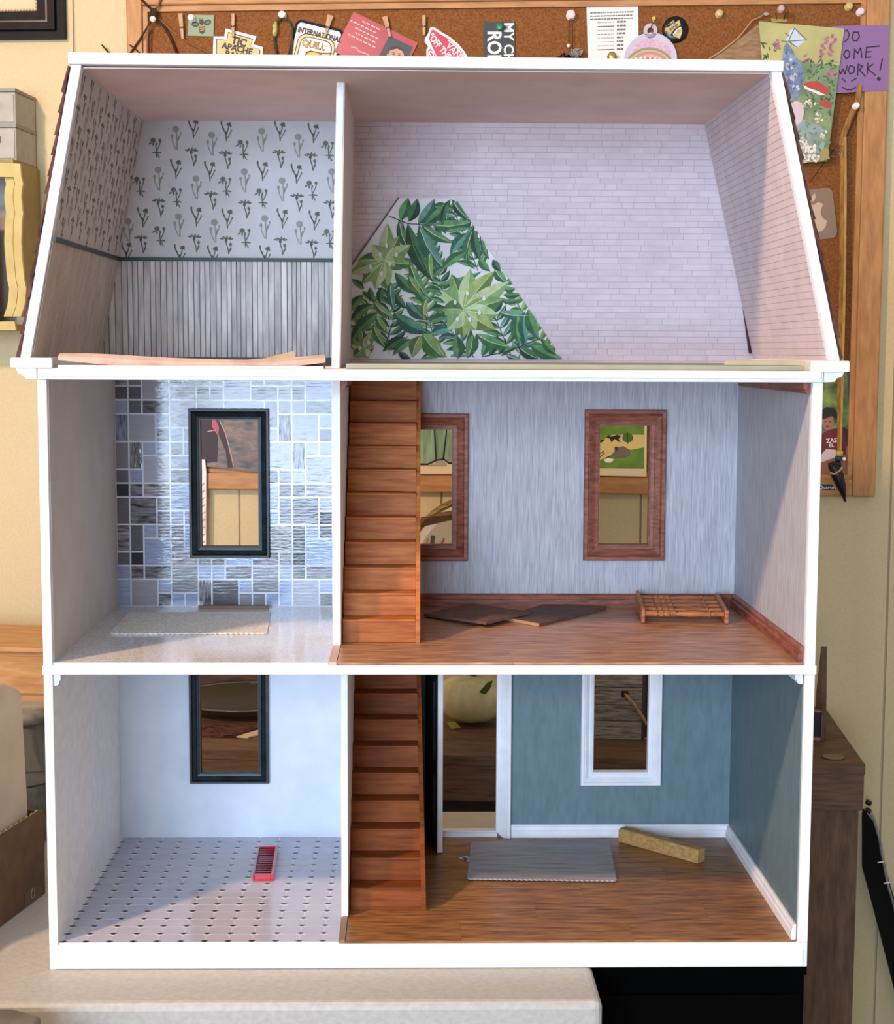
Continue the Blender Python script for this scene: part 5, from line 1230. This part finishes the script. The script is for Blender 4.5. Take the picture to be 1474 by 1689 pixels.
for k in range(1, 10): inst('bead', me_b, t, WALL, (x1 - .0375, -.0190, z0_ + .0375 + k * .0043))

# yellow scalloped wall shelf
YEL = mat('yellow_painted_wood', '#bba55f', '#c9b36d', rough=.5, scale=40); YEL_SHADE = mat('yellow_painted_wood_shaded', '#8f7a48', '#9a8550', rough=.55, scale=40)  # one yellow paint; the darker copy has the boards' shade painted in
t = wroot('wall_shelf', 'yellow painted wall shelf with scalloped front edges', 'shelf', 20, 556, .05)
SO = .105
prof = [(62, 138), (32.5, 140), (33.5, 147), (37, 168), (36, 172), (38, 176), (36, 185), (37, 205), (38, 222), (36, 232), (33, 260), (36, 290), (39, 312), (40, 325), (42, 345), (41, 352), (35, 372), (31, 392)]
pf = [(33, 270), (35, 292), (38, 303), (36, 312), (35, 325), (37, 345), (38, 352), (36, 365), (35, 400), (37, 430), (40, 462), (43, 475), (42, 490), (40, 505), (34, 522)]
su = wuv(70, 400, 0)[0]
def side_board(o0, o1, du0, scale_mt):
    m = MB()
    zs = [wuv(40, y, .08)[1] for x, y in pf]; ds = [(x - 33) * .0011 for x, y in pf]
    poly = [(-.0006, zs[-1])] + [(-.0006, zs[0])] + [(-(SO - .01) + d, z) for d, z in zip(ds, zs)]
    return poly
pl = side_board(0, 0, 0, None)
zt_, zb_ = wuv(40, 268, .08)[1], wuv(40, 540, .08)[1]
uR = wuv(68, 400, .0)[0]
build('side_board', MB().prism(pl, uR - .010, uR, 'yz'), YEL_SHADE, t, frame=WALL)
# scalloped face frames (two layers) along the right edge
def scal(off_px, mt, o, th, wpx):
    R_ = [(x + off_px, y) for x, y in pf]; L__ = [(x + off_px - wpx, y) for x, y in pf]
    wpoly('scalloped_face', R_ + L__[::-1], o, th, mt, t)
scal(0, YEL, .112, .006, 13); scal(-14, YEL, .104, .006, 14)
wpoly('top_rail', [(-90, 262), (33, 270), (35, 290), (20, 292), (-90, 290)], .111, .006, YEL, t)
wpoly('bottom_rail', [(-90, 532), (24, 530), (26, 545), (-90, 545)], .108, .006, YEL, t)
uL = uR - .26
build('side_board', MB().prism(pl, uL, uL + .010, 'yz'), YEL_SHADE, t, frame=WALL)
build('bottom_board', MB().box(uL, uR - .003, -.100, -.0006, zb_ - .004, zb_ + .004), YEL_SHADE, t, frame=WALL)
build('top_board', MB().box(uL, uR - .003, -.100, -.0006, zt_ - .004, zt_ + .002), YEL_SHADE, t, frame=WALL)
build('back_board', MB().box(uL + .01, uR - .0105, -.006, -.0006, zb_ + .004, zt_ - .004), flat('shelf_back', '#a9a29a', .7), t, frame=WALL)
# things on the shelf
build('picture_card', MB().box(uL + .03, uR - .045, -.075, -.073, zb_ + .0045, zt_ - .06), mat('pink_cloud_print', '#c9a9a0', '#e3cfc6', scale=16, rough=.6), frame=WALL, label='pale pink picture card standing in the yellow shelf', cat='card')
tt = thing('toy_van', 'small turquoise toy van on the yellow shelf', 'toy', tuple(WALL @ Vector((uR - .06, -.088, zb_ + .004))), -WALL_A)
TQ = flat('turquoise_toy', '#4f9a8c', .4)
build('body', MB().box(uR - .095, uR - .040, -.099, -.079, zb_ + .008, zb_ + .030), TQ, tt, frame=WALL, bevel=.004)
build('window', MB().box(uR - .060, uR - .050, -.1, -.099, zb_ + .016, zb_ + .024), INK, tt, frame=WALL); build('window', MB().box(uR - .080, uR - .066, -.1, -.099, zb_ + .016, zb_ + .024), INK, tt, frame=WALL)
for k in (-.085, -.05): build('wheel', MB().lathe([(.005, 0), (.005, .021)], (uR + k, -.0995, zb_ + .0092), 'y', 14), INK, tt, frame=WALL)
build('roof_lamp', MB().lathe([(.003, 0), (.003, .004), (0, .006)], (uR - .045, -.090, zb_ + .030), 'z', 10), PINW, tt, frame=WALL)
# two grey cardboard drawer boxes on the shelf
GB = mat('pale_grey_box', '#a8a397', '#b5b0a4', rough=.7, scale=60)
gu = wuv(28, 200, .08)[0]; zsh = zt_ + .0022
hts = [(wuv(28, 262, .08)[1], wuv(28, 207, .08)[1]), (wuv(28, 207, .08)[1], wuv(28, 153, .08)[1])]
for k, (hb, ht) in enumerate(hts):
    h_ = ht - hb
    zb2 = zsh + k * (h_ + .0046)
    b = thing('drawer_box', ('lower' if k == 0 else 'upper') + ' grey cardboard drawer box stacked on the yellow shelf', 'box', tuple(WALL @ Vector((gu - .05, -.05, zb2))), -WALL_A, 'grey drawer boxes')
    build('body', MB().box(gu - .11, gu, -.085, -.004, zb2, zb2 + h_ - .0005), GB, b, frame=WALL, bevel=.001)
    build('drawer_front', MB().box(gu - .108, gu - .002, -.087, -.0852, zb2 + .003, zb2 + h_ - .004), GB, b, frame=WALL)
    build('label_holder', MB().box(gu - .05, gu - .021, -.089, -.0871, zb2 + h_ * .52, zb2 + h_ * .72), flat('dull_metal', '#6b675f', .4, metal=.7), b, frame=WALL)
    build('lid', MB().box(gu - .112, gu + .001, -.088, -.003, zb2 + h_ - .0004, zb2 + h_ + .0040), mat('grey_box_lid', '#8f8a80', '#9a958a', rough=.7), b, frame=WALL)

# carton on the table
CT = mat('brown_corrugated', '#533a27', '#614632', rough=.8, scale=60)
c0 = Vector(atz(0, 1530, 0)); c1 = Vector(atz(78, 1471, 0)); c0.z = c1.z = 0
ed = (c1 - c0).normalized(); nn = Vector((-ed.y, ed.x, 0))          # nn points away from the house towards the left rear
CTM = Matrix(((ed.x, nn.x, 0, c1.x), (ed.y, nn.y, 0, c1.y), (0, 0, 1, 0), (0, 0, 0, 1)))
t = thing('cardboard_carton', 'open brown cardboard carton at the left of the dollhouse', 'carton', tuple(c1 - ed * .15 + nn * .1), math.atan2(ed.y, ed.x))
HB = .078
x_end = -.004
build('side_flap', MB().box(-.22, x_end, 0, .004, .0005, HB), CT, t, frame=CTM)
m = MB(); n = 44
top = []
for k in range(n + 1):
    x = -.22 + (x_end + .22) * k / n; top.append((x, HB + (.0012 if k % 2 else -.0004)))
build('torn_edge', MB().prism([(-.22, HB - .003)] + [(x_end, HB - .003)] + top[::-1], .0041, .0052), mat('torn_card_edge', '#a9825c', '#c09a72', rough=.9), t, frame=CTM)
build('side_flap', MB().box(-.22, x_end, .216, .22, .0005, HB), CT, t, frame=CTM); build('end_flap', MB().box(x_end - .004, x_end, .0045, .2155, .0005, HB), CT, t, frame=CTM); build('end_flap', MB().box(-.22, -.216, .0045, .2155, .0005, HB), CT, t, frame=CTM); build('bottom', MB().box(-.2155, x_end - .0045, .0045, .2155, .0005, .003), CT, t, frame=CTM)
TPM = flat('faded_tape', '#5f4a38', .6)
build('tape_patch', MB().prism([(-.046, .0008), (-.012, .0008), (-.014, .0105), (-.030, .0150), (-.044, .0135)], -.0003, -.0001), TPM, t, frame=CTM)
build('printed_mark', MB().tube([(-.030 + .0035 * math.cos(a_), -.0004, .0085 + .0045 * math.sin(a_)) for a_ in [2 * math.pi * k / 12 for k in range(12)]], .0006, 5, closed=True), flat('faded_mark', '#7d6b55', .7), t, frame=CTM)
CRM = mat('cream_box_board', '#a79b8b', '#b2a695', rough=.7, scale=30)
pts = [(-.205, .0035), (-.013, .0035), (-.018, .10), (-.0235, .187), (-.027, .194), (-.058, .2065), (-.205, .222)]
build('cream_box', MB().prism(pts, .008, .20), CRM, frame=CTM, bevel=.004, seg=3, label='cream cardboard box standing inside the brown carton', cat='box')

# glass jar behind the carton
jx = aty(66, 1250, .36)
t = thing('glass_jar', 'clip top glass jar between the carton and dollhouse', 'jar', (-.108, .355, 0))
jc = (-.108, .355, .0004)
GL = mat('jar_glass', '#b9c4c4', rough=.05, trans=.85, ior=1.3)
build('body', MB().lathe([(.030, 0), (.034, .004), (.034, .098), (.028, .112), (.028, .120)], jc, 'z', 28), GL, t, smooth=True)
build('lid', MB().lathe([(.0295, .1205), (.0315, .122), (.0315, .131), (.028, .134), (0, .134)], jc, 'z', 28), flat('jar_lid_grey', '#8f8f8a', .3, metal=.6), t, smooth=True)
build('wire_band', MB().tube([(jc[0] + .0350 * math.cos(a), jc[1] + .0350 * math.sin(a), jc[2] + .060) for a in [2 * math.pi * k / 28 for k in range(28)]], .0012, 6, closed=True), flat('jar_wire', '#3a3f42', .3, metal=.8), t)
build('contents', MB().lathe([(0, .003), (.026, .003), (.026, .05), (.022, .056), (0, .058)], jc, 'z', 16), mat('grey_jar_contents', '#4b5558', '#7d878a', scale=90, rough=.5), t)
# honey oak box on the console at left
ob = wuv(40, 1065, .26); uo = wuv(90, 1065, .26)[0]
t = thing('oak_drawer', 'honey oak drawer case standing on the console at left', 'drawer case', tuple(WALL @ Vector((uo - .2, -.16, 0))), -WALL_A)
zt3 = wuv(40, 1068, .26)[1]
OAK2 = mat('honey_pine', '#b57d43', '#cf9a5e', rough=.5, scale=24, stretch=(1, 6, 6), detail=5)
build('case', MB().box(uo - .5, uo + .02, -.255, -.10, .0005, zt3 - .006), OAK2, t, frame=WALL)
build('top_board', MB().box(uo - .505, uo + .022, -.262, -.095, zt3 - .006, zt3), OAK2, t, frame=WALL, bevel=.001)
build('drawer_front', MB().box(uo - .49, uo + .012, -.2605, -.2555, .052, zt3 - .012), OAK2, t, frame=WALL, bevel=.0008)
# taupe box corner at the bottom left
b0 = aty(54, 1689, -.13)
t = thing('storage_crate', 'grey brown crate corner at the lower left before the table', 'crate', (b0.x - .15, -.19, -.74))
TP = mat('taupe_plastic', '#5d544c', '#6f655c', rough=.5, scale=40)
build('body', MB().box(b0.x - .3, b0.x - .004, -.28, -.105, -.7395, -.0005), TP, t)
zc_ = aty(20, 1662, -.11).z
build('lid', MB().prism([(b0.x - .305, -.285), (b0.x, -.285), (b0.x + .002, -.112), (b0.x - .022, -.098), (b0.x - .305, -.098)], 0, .010, 'xy'), TP, t, bevel=.003)

# ================================================================== on the console, seen through doors and windows
def con(px, py): 
    p = atz(px, py, .0005); d = p - WO; return d.dot(UX), d.dot(NY)
# pale gourd behind the front door
gu_, gd_ = con(778, 1192); gd_ = min(gd_, -.06)
t = thing('pale_gourd', 'pale cream gourd seen through the front doorway', 'gourd', tuple(WALL @ Vector((gu_, gd_, 0))), -WALL_A)
m = MB(); NS, NR = 40, 14
for i in range(NR + 1):
    f = math.pi * i / NR
    for k in range(NS):
        a = 2 * math.pi * k / NS; rr = .046 * math.sin(f) ** .85 * (1 + .035 * abs(math.cos(4 * a)) - .02)
        m.v.append((gu_ + rr * math.cos(a), gd_ + rr * math.sin(a), .0345 - .0340 * math.cos(f) * (1 - .12 * math.cos(f) ** 8)))
for i in range(NR):
    for k in range(NS): m.f.append((i * NS + k, i * NS + (k + 1) % NS, (i + 1) * NS + (k + 1) % NS, (i + 1) * NS + k))
build('fruit', m, mat('pale_gourd_skin', '#b3a873', '#cdc193', scale=25, rough=.4, stretch=(3, 3, 1)), t, frame=WALL, smooth=True)
build('stem', MB().tube([(gu_, gd_, .066), (gu_ + .004, gd_ - .002, .078), (gu_ + .014, gd_ - .006, .086)], [.006, .004, .005], 8), mat('gourd_stem', '#4b4a2a', '#6b6a3c', rough=.8), t, frame=WALL, smooth=True)
build('leaf', MB().prism([(gu_ + .012, .052), (gu_ + .020, .049), (gu_ + .026, .056), (gu_ + .030, .068), (gu_ + .022, .064)], gd_ - .046, gd_ - .044), flat('dark_leaf', '#2f4a22', .6), t, frame=WALL)
build('leaf', MB().prism([(gu_ - .030, .010), (gu_ - .020, .012), (gu_ - .012, .004), (gu_ - .024, .002)], gd_ - .044, gd_ - .042), flat('yellow_leaf', '#9a8f2f', .6), t, frame=WALL)
# glass platter and small rug seen through lower left window
pu, pd = con(410, 1165)
t = thing('glass_platter', 'round clear glass platter seen through the kitchen window', 'platter', tuple(WALL @ Vector((pu, -.10, 0))), -WALL_A)
GLS = mat('platter_glass', '#7d7660', rough=.06, trans=.8, ior=1.4)
build('plate', MB().lathe([(0, .001), (.060, .001), (.085, .010), (.092, .016), (.094, .019), (.088, .017), (.060, .006), (0, .005)], (pu, -.100, .0005), 'z', 48), GLS, t, frame=WALL, smooth=True)
build('rim', MB().tube([(pu + .0935 * math.cos(a), -.100 + .0935 * math.sin(a), .0190) for a in [2 * math.pi * k / 48 for k in range(48)]], .0016, 6, closed=True), mat('platter_rim', '#5d5a4c', rough=.15), t, frame=WALL, smooth=True)
RG = mat('maroon_patterned_rug', '#24100e', '#61352c', rough=.9, scale=140, detail=4, lo=.42, hi=.6)
rA, rB = con(310, 1216), con(402, 1217)
t = thing('mini_rug', 'maroon patterned miniature rug with cream fringe on the console', 'rug', tuple(WALL @ Vector((rA[0], rA[1], 0))), -WALL_A)
FR_ = flat('cream_fringe', '#cbb493', .9)
y0_ = rB[1]; x_r = rB[0]
build('pile', MB().prism([(x_r - .14, y0_), (x_r - .010, y0_), (x_r + .020, y0_ + .055), (x_r - .14, y0_ + .055)], .0006, .0036, 'xy'), RG, t, frame=WALL)
build('fringe', MB().prism([(x_r - .0095, y0_), (x_r + .006, y0_ - .003), (x_r + .040, y0_ + .050), (x_r + .0205, y0_ + .055)], .0006, .0024, 'xy'), FR_, t, frame=WALL)
build('border', MB().prism([(x_r - .014, y0_ + .0003), (x_r - .0108, y0_ + .0003), (x_r + .0185, y0_ + .0545), (x_r + .015, y0_ + .0545)], .0036, .0039, 'xy'), flat('rug_dark_red', '#3c0f10', .9), t, frame=WALL)
# dark tray behind the platter
build('wood_tray', MB().box(pu - .13, pu + .10, -.0045, -.001, .0006, .085), mat('dark_red_wood', '#331e14', '#57351f', rough=.4, scale=30, stretch=(1, 5, 6)), frame=WALL, bevel=.001, label='dark wood tray leaning behind the glass platter', cat='tray')
# weathered board with hole and leather string, dark frame beside it
wu0 = con(940, 1220); wu1 = con(1057, 1220); dB = wu1[1]
t = thing('weathered_board', 'weathered slatted board with leather string seen through the white window', 'board', tuple(WALL @ Vector(((wu0[0] + wu1[0]) / 2, dB, 0))), -WALL_A)
GW = mat('weathered_slat', '#4b4238', '#9b8d7b', rough=.85, scale=50, stretch=(1, 4, 9), detail=8, lo=.3, hi=.68, objrand=.1, bump=.5)
hh = [0, .0245, .045, .068, .094]
uw, vw = wu1[0] - .0215, .0590
for k in range(4):
    z_a, z_b = .0006 + hh[k], hh[k + 1] - .0004
    if k == 2:
        mm = MB().grid(wu0[0], wu1[0], z_a, z_b, [(uw - .0045, uw + .0045, vw - .0045, vw + .0045)], dB, dB + .008)
    else: mm = MB().box(wu0[0], wu1[0], dB, dB + .008, z_a, z_b)
    build('slat', mm, GW, t, frame=WALL)
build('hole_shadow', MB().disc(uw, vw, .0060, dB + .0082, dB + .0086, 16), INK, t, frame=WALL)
LS = mat('leather_string', '#94683c', '#b98a55', rough=.7, scale=100)
build('leather_string', MB().tube([(uw, dB + .004, vw + .001), (uw + .002, dB - .003, vw - .001), (uw + .012, dB - .004, vw - .012), (uw + .024, dB - .0045, vw - .030), (uw + .028, dB - .0045, vw - .038)], [.0018, .0022, .0022, .0024, .0020], 8), LS, t, frame=WALL, smooth=True)
t = thing('framed_slate', 'dark framed slate standing beside the weathered board', 'slate', tuple(WALL @ Vector((wu1[0] + .04, dB, 0))), -WALL_A)
build('panel', MB().box(wu1[0] + .0045, wu1[0] + .085, dB + .003, dB + .008, .003, .11), flat('near_black_panel', '#0d0b0a', .5), t, frame=WALL)
build('frame_edge', MB().box(wu1[0] + .0008, wu1[0] + .0044, dB + .001, dB + .009, .0006, .112), flat('brown_edge', '#3d2819', .5), t, frame=WALL); build('frame_edge', MB().box(wu1[0] + .0044, wu1[0] + .085, dB + .001, dB + .009, .0006, .003), flat('pale_edge', '#8a7258', .5), t, frame=WALL)
# oval gilt mirror behind the stairs window, its reflection painted in flat colours
t = wroot('oval_mirror', 'gilt oval mirror with painted reflection seen through the window by the stairs', 'picture frame', 775, 1150, .02)
def oval(name, rx, ry, o, th, mt, cx=772, cy=990):
    wdisc(name, cx, cy, rx, ry, o, th, mt, t, n=48)
GILT = mat('antique_gilt', '#6d5426', '#b79a58', rough=.35, metal=.6, scale=200, bump=.6)
oval('gilt_rim', 122, 169, .030, .020, GILT); oval('gilt_rim', 116, 163, .033, .003, mat('dark_gilt', '#4a381c', '#7b6234', rough=.4, metal=.5, scale=250))
oval('white_liner', 112, 158.5, .034, .001, flat('oval_liner', '#c9c2b4', .5)); oval('painted_reflection', 100, 146, .0346, .0006, flat('oval_mirror', '#a89c88', .5))
wpoly('reflected_brown_band', [(690, 870), (700, 858), (722, 846), (750, 841), (800, 845), (800, 856), (745, 857), (715, 855), (694, 853)], .0350, .0003, mat('reflection_brown', '#5b3a1e', '#7d5a34', scale=80, rough=.5), t)
for (a, b, c, w) in (((700, 905), (706, 888), '#b56a3c', 4), ((712, 902), (714, 883), '#2f4647', 7), ((725, 905), (732, 888), '#8c4a34', 4)): wline('painted_pencil', [a, b], w, .0350, .0003, flat('pencil' + c[1:], c, .5), t)

# ================================================================== right end: small easel, coaster, cable and strip
e0 = con(1358, 1222)
t = thing('wood_stand', 'slim dark red wooden stand at the right end of the console', 'stand', tuple(WALL @ Vector((e0[0], e0[1], 0))), -WALL_A)
ES = mat('mahogany_stand', '#3c1c12', '#6b3a26', rough=.4, scale=40, stretch=(5, 5, 1))
build('upright', MB().prism([(e0[1] - .000, .0006), (e0[1] + .055, .0006), (e0[1] + .050, .05), (e0[1] + .020, .119), (e0[1] + .012, .121), (e0[1] + .002, .05)], e0[0] - .0035, e0[0] + .0025, 'yz'), ES, t, frame=WALL)
build('foot', MB().box(e0[0] - .060, e0[0] - .0036, e0[1] + .001, e0[1] + .012, .0006, .0042), flat('stand_foot', '#8a6c58', .5), t, frame=WALL)
build('cross_panel', MB().box(e0[0] - .060, e0[0] - .0036, e0[1] + .004, e0[1] + .009, .0043, .037), INK, t, frame=WALL)
build('top_ledge', MB().box(e0[0] - .060, e0[0] - .0036, e0[1] + .001, e0[1] + .012, .0371, .0395), flat('stand_foot2', '#8a6c58', .5), t, frame=WALL)
k0 = con(1374, 1249)
build('coaster', MB().lathe([(.0125, 0), (.0135, .0006), (.0135, .0012), (.0125, .0016), (0, .0016)], (k0[0], k0[1], .0003), 'z', 28), mat('coaster_wood', '#6b5846', '#7a6653', rough=.5), frame=WALL, label='small round wooden disc lying on the console end', cat='coaster')
# dark board leaning beside the console and the cable
t = wroot('leaning_board', 'long black board leaning on the wall right of the console', 'board', 1450, 1600, .01)
def wp3(px, py, off): u, v = wuv(px, py, off); return (u, -off, v)
wpoly('board', [(1427, 1338), (1440, 1356), (1450, 1388), (1462, 1440), (1492, 1540), (1530, 1680), (1640, 2018), (1596, 2018), (1488, 1680), (1450, 1532), (1424, 1434), (1424, 1345)], .0180, .014, flat('black_brown_board', '#100c0a', .8, spec=.2), t)
t = wroot('power_cable', 'grey cable with black plugs hanging right of the console', 'cable', 1450, 1500, .02)
wtube('cable', [(1432, 1336), (1440, 1350), (1449, 1380), (1456, 1420), (1464, 1460), (1476, 1500), (1490, 1545)], 2.4, .024, mat('grey_cable', '#6b6a66', '#8f8d88', rough=.5, scale=90), t)
for a, b in (((1428, 1322), (1436, 1326)), ((1428, 1335), (1435, 1339))): wtube('plug', [a, b], 4.2, .024, INK, t, n=8)
for y_, x_ in ((1422, 1452), (1456, 1462)): wtube('cable_tie', [(x_ - 5, y_ + 1), (x_ + 6, y_ - 1)], 1.2, .028, PAPERW, t)
